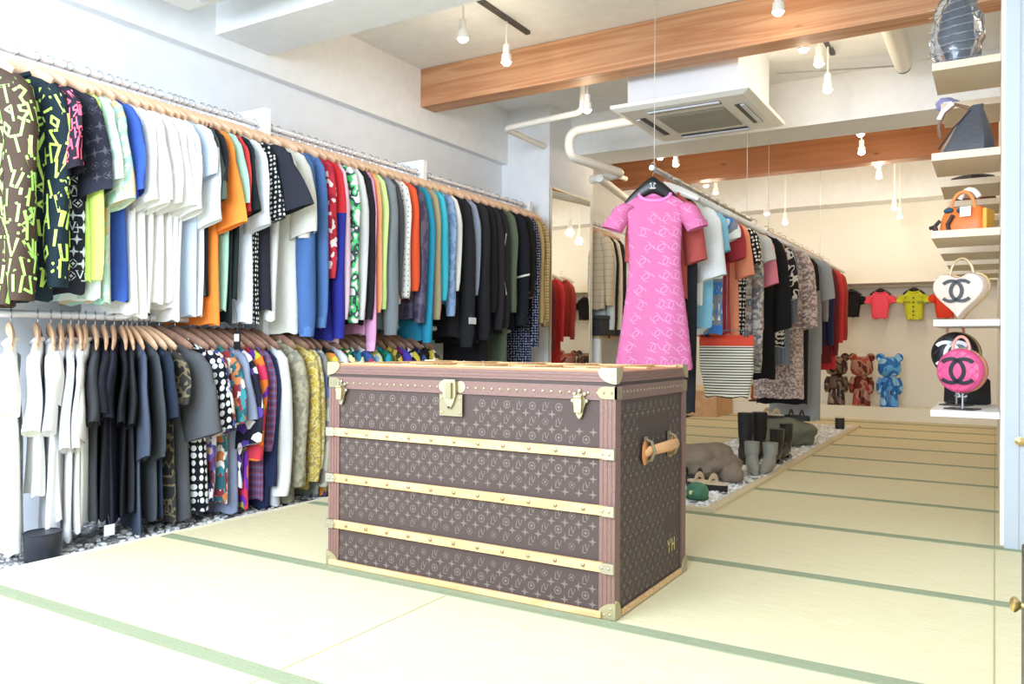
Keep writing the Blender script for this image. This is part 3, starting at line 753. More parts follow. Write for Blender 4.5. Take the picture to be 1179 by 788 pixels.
# (x in photo, height of sleeve end, height of hem, kind, sleeve, cloth, label, extras)
UP = [
 (-6, 345, 352, 'jacket', 'l', fab('#4a3a30'), 'brown jacket covered in neon green graffiti letters, first on rail', dict(prints=graffiti(NEON), rz=.42, hw=.21, sw=.085, depth=.05)),
 (46, 330, 346, 'shirt', 'l', fab('#1d2b33'), 'dark teal shirt covered in yellow-green graffiti letters', dict(prints=graffiti(NEON2), rz=.30, hw=.205, sw=.075, depth=.04)),
 (72, 200, 330, 't_shirt', 's', fab('#26222c'), 'black t-shirt with coral pink graffiti letters', dict(prints=graffiti(CORAL, .045, .042))),
 (86, 222, 338, 'shirt', 's', fab('#2a2a36'), 'dark shirt with white monogram print on its front', dict(prints=monop, rz=.3)),
 (103, 322, 325, 'sweater', 'l', fab('#d3ee72'), 'neon yellow long sleeve top below the dark shirt', dict(slx=326)),
 (110, 212, 345, 't_shirt', 's', pat('camo', ['#d8e6dc', '#b9d6c8', '#e6efe9'], 9), 'pale mint t-shirt left of the tropical print shirt', {}),
 (130, 236, 350, 'shirt', 's', pat('camo', ['#bfe6dc', '#e7efe2', '#a9d8c4', '#e8c79a'], 11, dist=.1), 'mint tropical print short sleeve shirt', {}),
 (144, 226, 347, 'sweatshirt', 's', F_['royal'], 'royal blue short sleeve sweatshirt on upper rail', dict(cuff=fab('#3a62d6'))),
 (156, 236, 362, 't_shirt', 's', F_['white'], 'white t-shirt directly right of the royal blue sweatshirt', {}),
 (166, 240, 366, 't_shirt', 's', F_['white'], 'second white t-shirt right of the royal blue sweatshirt', {}),
 (176, 238, 360, 't_shirt', 's', fab('#f4efe9'), 'third white t-shirt right of the royal blue sweatshirt', {}),
 (186, 240, 350, 't_shirt', 's', F_['white'], 'fourth white t-shirt right of the royal blue sweatshirt', {}),
 (195, 242, 348, 't_shirt', 's', F_['white'], 'fifth white t-shirt right of the royal blue sweatshirt', {}),
 (204, 243, 356, 't_shirt', 's', fab('#f7f6f4'), 'sixth white t-shirt right of the royal blue sweatshirt', {}),
 (214, 248, 370, 't_shirt', 's', F_['white'], 'large white t-shirt, last of the white run before orange', {}),
 (225, 206, 364, 't_shirt', 's', fab('#c9d6e8'), 'pale blue t-shirt right of the white run', {}),
 (231, 258, 364, 't_shirt', 's', fab('#eceef0'), 'off white t-shirt right of the pale blue one', {}),
 (237, 236, 340, 't_shirt', 's', fab('#4a5046'), 'dark olive t-shirt left of the orange t-shirt', {}),
 (243, 215, 341, 't_shirt', 's', F_['black'], 'black t-shirt touching the left of the orange t-shirt', {}),
 (250, 262, 374, 't_shirt', 's', fab('#f58a3a'), 'bright orange t-shirt on upper rail', dict(sw=.085, kick=.05)),
 (262, 240, 358, 't_shirt', 's', fab('#a9d4bc'), 'mint green t-shirt right of the orange one', {}),
 (270, 250, 372, 't_shirt', 's', fab('#1d2626'), 'black t-shirt with red sleeve panel before the white one', dict(sleeve_mat=fab('#c43c3c'))),
 (277, 248, 345, 't_shirt', 's', fab('#222a2c'), 'black t-shirt right of the red sleeved one', {}),
 (287, 263, 372, 't_shirt', 's', fab('#e3e8f0'), 'white t-shirt between two black t-shirts', {}),
 (294, 255, 372, 'shirt', 's', pat('dots', ['#17171c', '#e2e2dc'], 42, a=.28), 'black shirt with tiny white specks on its front', dict(rz=.3)),
 (303, 242, 357, 't_shirt', 's', fab('#2b2b34'), 'black t-shirt with wide flared sleeve beside the upright', dict(rz=.3, sw=.11, kick=.09, hw=.215)),
 (322, 240, 370, 't_shirt', 's', fab('#e4e3df'), 'off white t-shirt right of the first upright board', {}),
 (333, 270, 384, 't_shirt', 's', fab('#dcd9cd'), 'cream t-shirt with rolled sleeve beside the blue sweatshirt', dict(cuff=fab('#e3e1d6'))),
 (349, 385, 376, 'sweatshirt', 'l', fab('#4d6fa6'), 'denim blue sweatshirt with small line drawing on front', dict(cuff=fab('#5a80bb'), depth=.045, sw=.085)),
 (366, 375, 388, 'sweatshirt', 'l', fab('#5578ae'), 'lighter blue sweatshirt left of the red bandana shirt', dict(cuff=fab('#6088bf'))),
 (374, 320, 378, 'shirt', 'l', pat('cells', ['#c23140', '#e9d9d6', '#a82636', '#c23140'], 45), 'red and white bandana print shirt', {}),
 (384, 390, 392, 'sweater', 'l', fab('#d8343c'), 'long top, red above and royal blue below', dict(two='#2f3596')),
 (392, 368, 395, 'shirt', 'l', fab('#d8b9c4'), 'pale pink long sleeve top behind the blue and red one', {}),
 (402, 372, 346, 'sweatshirt', 'l', pat('camo', ['#e9eff0', '#3f4a52', '#57d07a', '#e9eff0', '#6c7686'], 16), 'white sweatshirt with green and grey camouflage panels', dict(sleeve_mat=pat('camo', ['#e9eff0', '#e4e9ea', '#3f4a52', '#57d07a', '#e9eff0'], 14))),
 (410, 366, 350, 'sweater', 'l', fab('#d8d6d4'), 'light grey long sleeve top right of the camouflage one', dict(cuff=fab('#dedcda'))),
 (419, 368, 374, 'cardigan', 'l', fab('#26242a'), 'black long cardigan above a hanging pink sleeve', dict(depth=.035)),
 (424, 402, 385, 'sweater', 'l', fab('#e0a0c8'), 'pink knit whose sleeve hangs below the black cardigan', dict(cuff=fab('#e6aed2'))),
 (428, 360, 370, 'sweater', 'l', fab('#f0a070'), 'peach orange long sleeve top left of the lime one', {}),
 (434, 356, 386, 'sweater', 'l', fab('#d2ef9a'), 'pale lime green long sleeve top', {}),
 (445, 386, 380, 'sweatshirt', 'l', fab('#7c8488'), 'mid grey sweatshirt right of the lime top', dict(depth=.045, sw=.085)),
 (454, 340, 360, 'sweater', 'l', fab('#4a4b52'), 'charcoal long sleeve top between grey and white garments', {}),
 (461, 341, 350, 'jacket', 'l', pat('dots', ['#e8e6e2', '#5a5a60'], 30, a=.13), 'white jacket with small black lettering', dict(cuff=pat('dots', ['#e8e6e2', '#2a2a30'], 60, a=.3))),
 (471, 335, 345, 'sweater', 'l', fab('#e05a34'), 'orange red sweater on upper rail', {}),
 (481, 372, 368, 'jacket', 'l', pat('camo', ['#4f4460', '#433a52', '#5d5568'], 14, rough=.4), 'dark purple satin jacket', dict(depth=.04)),
 (490, 395, 392, 'shirt', 'l', fab('#2c8fb0'), 'long teal blue shirt hanging lower than its neighbours', {}),
 (496, 368, 352, 'coat', 'l', fab('#a89a7c'), 'khaki beige coat between purple and turquoise garments', {}),
 (505, 346, 340, 'shirt', 'l', fab('#3fb3c8'), 'bright turquoise long sleeve shirt', {}),
 (515, 362, 350, 'jacket', 'l', pat('camo', ['#7d9ac0', '#6f8eb6', '#8ba6c8'], 20), 'light denim jacket right of the turquoise shirt', dict(cuff=fab('#8ba6c8'))),
 (521, 335, 345, 'shirt', 'l', fab('#dcdcd8'), 'white shirt sliver right of the denim jacket', {}),
 (533, 400, 388, 'coat', 'l', fab('#232427'), 'black coat with small white chest mark', dict(depth=.045, sw=.09)),
 (543, 340, 372, 'shirt', 'l', fab('#8f9db4'), 'grey blue shirt sliver between black coats', {}),
 (553, 392, 395, 'coat', 'l', fab('#26272b'), 'black coat with white price tag at its pocket', dict(depth=.045, sw=.09)),
 (562, 360, 420, 'coat', 'l', fab('#1f1f23'), 'long black coat reaching down behind the trunk', dict(depth=.04)),
 (570, 380, 385, 'jacket', 'l', fab('#2c2b30'), 'charcoal black jacket right of the long coat', {}),
 (578, 378, 384, 'jacket', 'l', fab('#26262a'), 'black jacket with white bone shaped patch', dict(patch=1)),
 (587, 360, 422, 'coat', 'l', fab('#5e6a58'), 'grey green long coat reaching the trunk top', {}),
 (597, 375, 378, 'jacket', 'l', fab('#1c1e26'), 'navy black jacket with thin white piping line', dict(depth=.045, sw=.09, line=1)),
 (607, 342, 378, 'jacket', 'l', fab('#20211f'), 'black jacket with checked cuff left of tan garments', dict(cuff=pat('plaid', ['#8a7660', '#5a4a58', '#a08870'], 60))),
 (614, 400, 423, 'dress', 'l', pat('dots', ['#23263c', '#aab0c8'], 48, a=.25), 'navy dress with small white motifs at rail end', {}),
 (618, 372, 372, 'jacket', 'l', fab('#b39a68'), 'tan jacket near the end of upper rail', {}),
 (624, 375, 374, 'coat', 'l', pat('plaid', ['#c8ae7a', '#a5824e', '#d8c494', '#6e5436'], 22), 'beige checked trench coat last on upper rail', dict(cuff=fab('#8f7a52'))),
]
QX_ = -1.6
def hang(rows, rx, rz_, side, hkind, grp, hgrp, tilt=.10, midy=250, default_hw=.2):
    low = rx == RX and rz_ < 1.2
    pts = [mX(r[0], midy, rx+(side*min(1, max(0, (r[0]-140)/60)) if low else side))[1] for r in rows]
    for i, r in enumerate(rows):
        x, sy, hy, kind, sl, mt, label, ex = r; ex = dict(ex)
        y = pts[i]; gap = min([abs(pts[k]-y) for k in (i-1, i+1) if 0 <= k < len(rows)] or [.08])
        for up in (3.0, 4.39, 5.86):
            if rx == RX and abs(y-up) < .045: y = up+(.05 if y > up else -.05)
        hk = ex.pop('hk', hkind)
        rz0 = ex.pop('rz', tilt*(1 if i % 2 else .8)+.05*math.sin(i*1.7))
        if low and x < 205:
            q = min(1, max(0, (x-140)/60)); rz0 = -(math.atan2(y, 3.3)+.04*math.sin(i*2.3))*(1-q)+.1*q
            ex.setdefault('kick', .012); ex.setdefault('sw', .06); hk = 'pale'
        L = rz_-mX(x, hy, rx+side-.04)[2]; sle = rz_-mX(x, sy, rx+side+.02)[2]
        L = min(L, rz_+.02 if rz_ < 1.2 and rx == RX else rz_-.03)
        two = ex.pop('two', None); patch = ex.pop('patch', None); line = ex.pop('line', None); ex.pop('slx', None); tagw = ex.pop('tag', None)
        dp = ex.pop('depth', max(.013, min(.034, gap*.48)))
        if two: ex['sleeve_mat'] = None
        nm = {'coat': 'coat'}.get(kind, kind)
        if rx == QX_: ex.setdefault('sw', .055); ex.setdefault('kick', .015)
        if 'sw' not in ex: ex['sw'] = .074 if sl == 's' else .068
        if 'collar' not in ex:
            ex['collar'] = ('rib' if kind in ('t_shirt', 'sweater', 'sweatshirt', 'dress') else 'fold', mt)
        if two: ex['lower'] = (L*.62, fab(two))
        t, g, sg = garment(nm, label, {'t_shirt': 't-shirt'}.get(kind, kind), grp, (rx, y, rz_), rz0, L, mt, sl, max(.3, sle), ex.pop('hw', default_hw), dp, seed=i+int(rx*-10)+int(rz_*7), **ex)
        body = [c for c in t.children if c.name.startswith('body')][0]; so = [c for c in t.children if c.name.startswith('sleeve')]
        if two:
            me = so[0].data.copy() if False else so[0].data
            for s_ in so:
                s_.data.materials.append(fab(two)); zc_ = L*.62
                for p in s_.data.polygons:
                    if p.center.z < zc_: p.material_index = 1
        if patch: decals('patch', so[0], sg[0], [[(9.5, 3), (12.5, 3), (11.4, 5.2), (11.6, 7.5), (12.6, 9), (10, 9), (10.8, 7.2), (10.2, 5)]], fab('#e6e2da'), 1, .004)
        if line: decals('piping', so[0], sg[0], [[(j, 8.0-.08*j), (j+1, 8.0-.08*(j+1)), (j+1, 8.2-.08*(j+1)), (j, 8.2-.08*j)] for j in range(6, 14)], fab('#e6e2da'), 1, .004)
        hanger(hk, rx, y, rz_+.0, rz0, {'black': 'black hanger', 'clear': 'pale plastic hanger'}.get(hk, 'wooden hanger')+' holding the '+label, hgrp)
hang(UP, RX, RZ, .20, 'pale', 'clothes on the upper left rail', 'hangers on the upper left rail')
LO = [
 (12, 480, 640, 't_shirt', 's', F_['white'], 'leftmost white t-shirt on lower rail, long and alone', {}),
 (43, 500, 572, 't_shirt', 's', F_['white'], 'white t-shirt on lower rail behind the black bin', {}),
 (58, 500, 622, 't_shirt', 's', fab('#f0f0f4'), 'long white t-shirt on lower rail, right above the bin', {}),
 (70, 470, 600, 't_shirt', 's', fab('#e3e0dc'), 'greyish white t-shirt on lower rail, middle of white group', {}),
 (81, 520, 625, 't_shirt', 's', fab('#ededf0'), 'white t-shirt third from right among lower whites', {}),
 (90, 520, 615, 't_shirt', 's', fab('#e9e6e4'), 'white t-shirt second from right among lower whites', {}),
 (98, 510, 606, 't_shirt', 's', F_['white'], 'white t-shirt touching the first charcoal one', {}),
 (109, 490, 602, 't_shirt', 's', fab('#3c3d40'), 'charcoal t-shirt next to the lower white t-shirts', {}),
 (120, 480, 600, 't_shirt', 's', fab('#1f1f26'), 'black t-shirt right of the first charcoal one', {}),
 (131, 485, 605, 't_shirt', 's', fab('#272835'), 'navy black t-shirt with a white tag at its hem', {}),
 (142, 490, 596, 't_shirt', 's', fab('#1d1c22'), 'plain black t-shirt in middle of lower dark group', {}),
 (152, 492, 590, 't_shirt', 's', fab('#2a2a2e'), 'faded black t-shirt left of the slate blue one', {}),
 (163, 530, 616, 't_shirt', 's', fab('#4a5262'), 'slate blue long t-shirt whose hem trails on pebbles', dict(sw=.085)),
 (176, 530, 600, 't_shirt', 's', fab('#46494e'), 'washed grey t-shirt right of the slate blue one', {}),
 (188, 485, 596, 't_shirt', 's', fab('#27303f'), 'dark navy t-shirt left of the gold printed one', {}),
 (200, 470, 600, 't_shirt', 's', pat('camo', ['#35322f', '#35322f', '#77694e', '#2a2a2c'], 18), 'black t-shirt with faded gold print', {}),
 (214, 504, 598, 't_shirt', 's', fab('#56575a'), 'dark grey t-shirt with flared sleeve left of polka dots', dict(rz=.25, sw=.09, kick=.06)),
 (232, 500, 588, 'shirt', 's', pat('dots', ['#15151d', '#ececec'], 27, a=.36), 'black shirt with big white polka dots', dict(rz=.28, sw=.085)),
 (250, 500, 574, 'shirt', 's', pat('cells', ['#6f5fb0', '#e8c4b0', '#7a3240', '#3d4c8e', '#e9e2e2', '#26222e'], 30, dist=.05), 'purple and peach patchwork print shirt', {}),
 (260, 492, 578, 'shirt', 's', pat('cells', ['#3d8a92', '#c97a4a', '#e6ddd2', '#2b5f66', '#8a3038'], 34, dist=.05), 'teal and rust patterned shirt', {}),
 (272, 488, 590, 'shirt', 's', fab('#8a92a8'), 'plain grey blue shirt among printed shirts', {}),
 (282, 513, 560, 'shirt', 's', pat('cells', ['#1d1e2c', '#ececec', '#5a3f9a', '#1d1e2c'], 24), 'black, white and purple star print shirt', dict(sw=.085)),
 (293, 530, 583, 'shirt', 'l', pat('cells', ['#e23a66', '#d84050', '#c9cf3c', '#e23a66', '#7a35b0', '#f08030'], 15, dist=.08), 'bright pink, red and lime psychedelic print shirt', dict(sw=.085)),
 (303, 520, 575, 'shirt', 'l', pat('plaid', ['#7a4a62', '#6a7aa8', '#a04858', '#4c4470'], 26), 'purple red checked shirt right of the pink one', {}),
 (310, 560, 586, 'shirt', 'l', fab('#232b4a'), 'navy blue long shirt left of the long white shirt', {}),
 (324, 570, 586, 'shirt', 'l', fab('#e6e6e4'), 'long plain white shirt on lower rail beside navy one', dict(depth=.045, sw=.09)),
 (341, 560, 582, 'shirt', 'l', pat('cells', ['#aca68e', '#8f8c7c', '#bab296', '#a19a82'], 50), 'grey beige patterned shirt right of the white shirt', dict(depth=.04)),
 (354, 555, 562, 'shirt', 'l', pat('camo', ['#cbb04e', '#bfa245', '#d6c67e', '#a8935a'], 32), 'yellow printed silk shirt on lower rail', dict(sw=.08)),
 (363, 540, 548, 'shirt', 'l', pat('camo', ['#c8b878', '#b3a05a', '#d6cca0'], 30), 'pale yellow patterned shirt right of the silk one', {}),
 (371, 560, 578, 'shirt', 'l', pat('cells', ['#7a7c88', '#b8b9a8', '#5f6f9a', '#8f8a80'], 12), 'grey shirt with blue patches at the trunk edge', {}),
 (380, 540, 570, 'shirt', 'l', pat('cells', ['#26231f', '#d9c44a', '#26231f', '#5a3a8a', '#d88a3a'], 26), 'black shirt with yellow flowers beside the trunk', {}),
 (391, 540, 570, 'shirt', 'l', fab('#dcdce4'), 'white shirt shoulder just left above the trunk', {}),
 (402, 540, 570, 'shirt', 'l', pat('cells', ['#1e1e22', '#e9e0a8', '#2d6a3a', '#b02a30'], 30), 'black shirt with cream and green flowers above trunk', {}),
 (412, 540, 570, 'shirt', 'l', pat('cells', ['#2f7890', '#1f4a66', '#d9d8b0', '#2a8a8a'], 30), 'blue green printed shirt above the trunk', {}),
 (422, 540, 570, 'shirt', 'l', pat('cells', ['#5a3f88', '#3a5a9a', '#c23a4a', '#e6e0e0'], 28), 'violet and red printed shirt above the trunk', {}),
 (433, 540, 570, 'shirt', 'l', pat('cells', ['#d4d38a', '#7fa0b8', '#e6e6d8', '#b0b060'], 26), 'pale yellow and blue printed shirt above the trunk', {}),
 (445, 540, 570, 'shirt', 'l', pat('cells', ['#1f8a70', '#2a9ab8', '#1d6a5a'], 22), 'green and cyan printed shirt above the trunk', {}),
 (456, 540, 570, 'shirt', 'l', pat('cells', ['#c9b04a', '#8a7a3a', '#3a3226', '#e0d090'], 28), 'mustard printed shirt above the trunk', {}),
 (466, 540, 570, 'shirt', 'l', pat('cells', ['#4a3aa8', '#2a2250', '#7a2a70'], 24), 'indigo purple printed shirt above the trunk', {}),
 (476, 540, 570, 'shirt', 'l', pat('cells', ['#1c1c20', '#d9d9d4', '#1c1c20', '#c9b840'], 34), 'black shirt with white and yellow specks above trunk', {}),
 (487, 540, 570, 'shirt', 'l', pat('cells', ['#20283a', '#3a4a7a', '#1a1a20'], 28), 'dark blue printed shirt above the trunk', {}),
 (498, 540, 570, 'shirt', 'l', pat('cells', ['#1c1c1c', '#c8b040', '#2a2a2a', '#e0e0dc'], 32), 'last printed black shirt above the trunk with yellow spots', {}),
]
hang(LO, RX, RZ2, .20, 'dark', 'clothes on the lower left rail', 'hangers on the lower left rail', tilt=.06, midy=450)
# white price tag hanging between rails
tg = thing('price_tag', 'black card with white label hanging above the printed shirts', 'price tag', (*mX(273, 392, -3.14)[:2], mX(273, 392, -3.14)[2]), 0)
M().box(-.022, .022, -.002, .002, -.045, .045).build('card', mat('#1a1a1c', .5), tg, smooth=False)
M().box(-.016, .016, -.004, -.002, -.005, .03).build('label_sticker', mat('#f2f2ee', .6), tg, smooth=False)
M().tube([(0, 0, .045), (.0, -.002, .12), (-.03, 0, .19)], .0012, 5).build('string', mat('#333333', .6), tg)
tg = thing('price_tag', 'white tag at the hem of a navy black t-shirt', 'price tag', mX(126, 610, -3.16), 0)
M().box(-.002, .002, -.022, .022, -.025, .02).build('card', mat('#e9e9ec', .6), tg, smooth=False)
M().tube([(0, 0, .02), (-.01, 0, .06)], .0012, 5).build('string', mat('#333333', .6), tg)
tg = thing('price_tag', 'white cloth tag on the pocket of the black coat', 'price tag', mX(544, 370, -3.10), .1)
M().box(-.002, .002, -.05, .05, -.02, .025).build('card', mat('#e4e6ee', .6), tg, smooth=False)
M().tube([(0, 0, .02), (-.02, 0, .06)], .0012, 5).build('string', mat('#333333', .6), tg)

# ============================================================ RIGHT RACK
QX, QZ = -1.6, 1.80
rail('clothes_rail', QX, 4.10, 6.13, QZ, 'front length of the hanging metal rail behind the pink dress', .015, mat('#a9a9a6', .3, .9))
rail('clothes_rail', QX, 6.62, 9.08, QZ-.02, 'rear length of the hanging metal rail near the back wall', .015, mat('#c3b193', .4, .6))
for y, q, lb in ((4.14, QZ, 'front wire of the front hanging rail'), (6.05, QZ, 'rear wire of the front hanging rail'), (6.72, QZ-.02, 'front wire of the rear hanging rail'), (8.98, QZ-.02, 'back wire of the rear hanging rail')):
    tag(M().tube([(QX, y, q+.012), (QX, y, CEIL)], .0022, 5, mat('#cfcdc8', .4, .6)).build('suspension_wire', None), 'thin ' + lb, 'wire')
PINK = mat('#d06e9b', .75, 0, .2, 60, spec=.2)
def ccdress(t, grid, sg, zr):
    f = mat('#dd90b6', .7); body = [c for c in t.children if c.name.startswith('body')][0]
    def mo(R):
        a = R.uniform(.3, .9); return [[(x*math.cos(a)-y*math.sin(a), x*math.sin(a)+y*math.cos(a)) for x, y in q] for q in cc((0, 0), 1, .10)]
    decals('printed_logos', body, grid, grid_polys(grid, 16, 32.6, 2.5, len(grid)-1.6, .078, .050, mo, .04, 2), f, 1, .002)
    for so, g in zip([c for c in t.children if c.name.startswith('sleeve')], sg): decals('printed_logos', so, g, grid_polys(g, 7, 14, 2.5, len(g)-1.5, .074, .042, mo, .04, 2), f, 1, .002)
garment('dress', 'short sleeved pink dress with pale logo print facing the camera', 'dress', None, (QX+.012, 4.12, QZ), .36, 1.095, PINK, 's', .335, .170, .05, seed=4,
        prof=[(0, .98), (.2, .92), (.34, .90), (.5, 1.0), (1, 1.36)], fold=.45, kick=.045, sw=.05, neck=.082, nz=.145, scoop=.04, sroot=.9, prints=ccdress, collar=('rib', mat('#ee86c6', .7)))
h = hanger('black', QX, 4.12, QZ, .36, 'black hanger with white logo holding the pink dress', None); h.scale = (.80, 1, 1.42)
m = M()
for p in cc((0, -.080), .030, .13): m.add([(a*1.25, -.020, b*.75-.01) for a, b in p], [tuple(range(len(p)))])
m.build('logo', mat('#e9e6e0', .5), h, smooth=False)
RIGHT = [
 (811, 300, 474, 'dress', 'n', fab('#25262a'), 'dark long dress seen just right of the pink dress hem', {}),
 (806, 300, 345, 't_shirt', 's', fab('#b0524c'), 'brick red top just right behind the pink dress', dict(hw=.145)),
 (820, 320, 352, 't_shirt', 's', fab('#e2e3e0'), 'off white t-shirt between brick red and light blue tops', dict(sw=.08)),
 (831, 290, 378, 't_shirt', 's', fab('#8cc8e4'), 'light blue t-shirt on the hanging rail', {}),
 (843, 275, 385, 't_shirt', 's', pat('camo', ['#e6e6e6', '#3f7fc8', '#8a8f98', '#e6e6e6'], 9), 'white and blue printed t-shirt with wide sleeve', {}),
 (850, 298, 385, 'sweater', 's', fab('#a93840'), 'dark red knitted top beside the peach one', {}),
 (859, 318, 388, 'cardigan', 's', fab('#ee9a78'), 'peach orange cardigan on the hanging rail', {}),
 (868, 305, 398, 'shirt', 's', pat('dots', ['#1a191c', '#e6e4de'], 36, a=.3), 'black top with white dotted shoulders on hanging rail', {}),
 (876, 430, 428, 'coat', 'l', pat('cells', ['#8e8c8a', '#c9c4be', '#6f7076', '#a88f86', '#b8b8ba'], 55), 'long grey tweed coat on the hanging rail', {}),
 (884, 300, 366, 't_shirt', 's', fab('#c8ccc9'), 'pale grey t-shirt right of the tweed coat', {}),
 (888, 328, 380, 't_shirt', 's', fab('#dc8496'), 'rose pink top with ruffled sleeve', {}),
 (894, 380, 436, 'dress', 's', fab('#1a1a1c'), 'long black dress on the hanging rail', dict(rz=.2, hw=.22)),
 (899, 310, 392, 't_shirt', 's', fab('#b4563a'), 'rust coloured top at end of the front rail', {}),
 (912, 345, 400, 't_shirt', 's', pat('camo', ['#1c1b22', '#1c1b22', '#d8d8d6', '#2a2430'], 14), 'black top with white lettering patches on rear rail', {}),
 (917, 372, 420, 'shirt', 'l', pat('stripev', ['#7d8796', '#68727f'], 30, a=.5), 'grey blue sleeveless striped dress on rear rail', {}),
 (925, 378, 458, 'dress', 's', pat('cells', ['#cdb7b0', '#a8908a', '#dccac2', '#8f7f80'], 70), 'pinkish speckled dress hanging below the black one', dict(rz=.2, hw=.23)),
 (930, 378, 464, 'dress', 'n', fab('#26242a'), 'black lace hemmed dress behind the speckled one', dict(rz=.2, hw=.22)),
 (938, 335, 402, 'shirt', 's', fab('#1e1e20'), 'black top with cream collar on rear rail', dict(collar=('fold', fab('#e6e0d0')))),
 (943, 345, 482, 'dress', 's', fab('#9aa0a6'), 'long grey dress reaching lowest on rear rail', dict(rz=.2, hw=.25)),
 (948, 330, 440, 'dress', 's', fab('#e08a72'), 'long salmon dress on rear rail', {}),
 (953, 370, 408, 'shirt', 'l', fab('#8c9096'), 'mid grey long sleeve top before the navy one', {}),
 (959, 398, 398, 'sweater', 'l', fab('#2c2f52'), 'navy blue sweater near the rail end', {}),
 (965, 410, 418, 'sweater', 'l', fab('#6b2630'), 'burgundy sweater near the rail end', {}),
 (970, 395, 425, 'sweater', 'l', fab('#c0353c'), 'bright red sweater near the rail end', {}),
 (975, 392, 388, 'cardigan', 'l', fab('#9c3a36'), 'brownish red cardigan last on the rear rail', {}),
]
pts = [mX(r[0], 300, QX+.245)[1] for r in RIGHT]
hang(RIGHT, QX, QZ-.008, .205, 'clear', 'clothes on the hanging rail at right', 'hangers on the hanging rail at right', tilt=.16, midy=300, default_hw=.165)
# striped skirt clipped to a long hanger
yS = 5.05; a = mY(806, 390, yS); b = mY(868, 390, yS); cx_ = (a[0]+b[0])/2; zt = mY(830, 386, yS)[2]; zb_ = mY(830, 457, yS)[2]
garment('skirt', 'cream pencil skirt with thin black stripes and red waistband', 'skirt', None, (cx_, yS, QZ), .18, QZ-zb_, fab('#e2523c'), 'n', 0, (b[0]-a[0])/2*1.0, .05, seed=9,
        prof=[(0, 1), (.4, 1.0), (1, .82)], fold=.3, neck=(b[0]-a[0])/2*.96, nz=QZ-zt, lower=(zt-zb_-.055, pat('stripeh', ['#1f1c1c', '#ece6d4'], 58, a=.38)))
t = thing('skirt_hanger', 'metal clip hanger holding the striped skirt', 'hanger', (cx_, yS, zt), .18)
m = M().tube([(-.14, 0, .03), (.14, 0, .03)], .004, 6)
m.tube([(0, 0, .03), (0, 0, .4), (QX-cx_, 0, QZ-zt-.05), (QX-cx_, 0, QZ-zt+.018)], .003, 6); m.build('wire_frame', WIRE, t)
for q in (-.12, .12): M().box(q-.012, q+.012, -.012, .012, -.03, .035).build('clip', mat('#202022', .4), t, smooth=False, bevel=.003)

# ============================================================ BACK LEFT BAY
BX = -3.42; bz = mX(700, 262, -3.4)[2]
rail('clothes_rail', BX, 6.97, 9.6, bz, 'short clothes rail behind the white pillar', .015)
BL = [(696, 352, 357, 'jacket', 'l', pat('stripeh', ['#b3a084', '#c9b89c'], 16, a=.12), 'beige quilted jacket hanging just behind the pillar', dict(depth=.06, hw=.23)),
 (701, 380, 365, 'jacket', 'l', fab('#c9cdc9'), 'pale grey jacket behind the beige quilted one', {}),
 (705, 380, 390, 'coat', 'l', fab('#232224'), 'black coat behind the pillar beside pale jackets', {}),
 (710, 380, 380, 'jacket', 'l', fab('#e0d2b4'), 'cream jacket behind the pillar, nearest the pink dress', {}),
 (714, 380, 380, 'jacket', 'l', fab('#2c2a30'), 'dark jacket behind the pink dress edge', {})]
hang(BL, BX, bz-.005, .20, 'pale', 'jackets behind the pillar', 'hangers behind the pillar', tilt=.05, midy=300)
zz = mX(695, 387, -3.3)[2]
t = thing('low_shelf', 'low pale wooden shelf behind the pillar', 'shelf', (-3.45, 7.6, 0))
M().box(-.3, .2, -.6, 1.2, zz-.03, zz).build('shelf_board', wood('#d6b48a', '#e2c6a0'), t, smooth=False)
for y in (-.58, 1.18): M().box(-.3, .2, y-.02, y+.02, 0, zz-.03).build('side_panel', WHITE2, t, smooth=False)
M().box(-.3, .2, -.6, 1.2, .02, .05).build('bottom_board', WHITE2, t, smooth=False)
for i, y in enumerate((7.12, 7.5)):
    t = thing('storage_box', ('black storage box on the low shelf, beside the pillar', 'dark storage box on the low shelf, behind the first')[i], 'box', (-3.4, y, zz))
    M().box(-.2, .2, -.17, .17, 0, .16).build('box_body', mat('#1f1d22', .6), t, smooth=False, bevel=.01)
    M().box(-.21, .21, -.18, .18, .155, .195).build('box_lid', mat('#2a2830', .6), t, smooth=False, bevel=.008)
t = thing('tote_bag', 'white fabric bag standing inside the low shelf behind pillar', 'bag', (-3.38, 7.3, .05))
M().tube([(0, 0, 0), (0, 0, .05), (0, 0, .3), (0, 0, .42)], [.13, .16, .15, .12], 16, flat=.6, up=(0, 1, 0)).build('bag_body', fab('#dedede'), t)
M().tube([(-.07, -.02, .40), (-.05, -.02, .5), (.05, -.02, .5), (.07, -.02, .40)], .008, 6).build('handle', fab('#cfcfcf'), t)
t = thing('low_bench', 'low tan wooden plinth against the back left wall', 'plinth', (-3.25, 9.6, 0))
M().box(-.45, .45, -.3, .36, 0, .30).build('body', wood('#cf9f6e', '#dcb184', 3, (2, 2, 2)), t, smooth=False, bevel=.003)
M().box(-.47, .47, -.32, .36, .30, .33).build('top', wood('#e2c08e', '#edd0a4'), t, smooth=False)

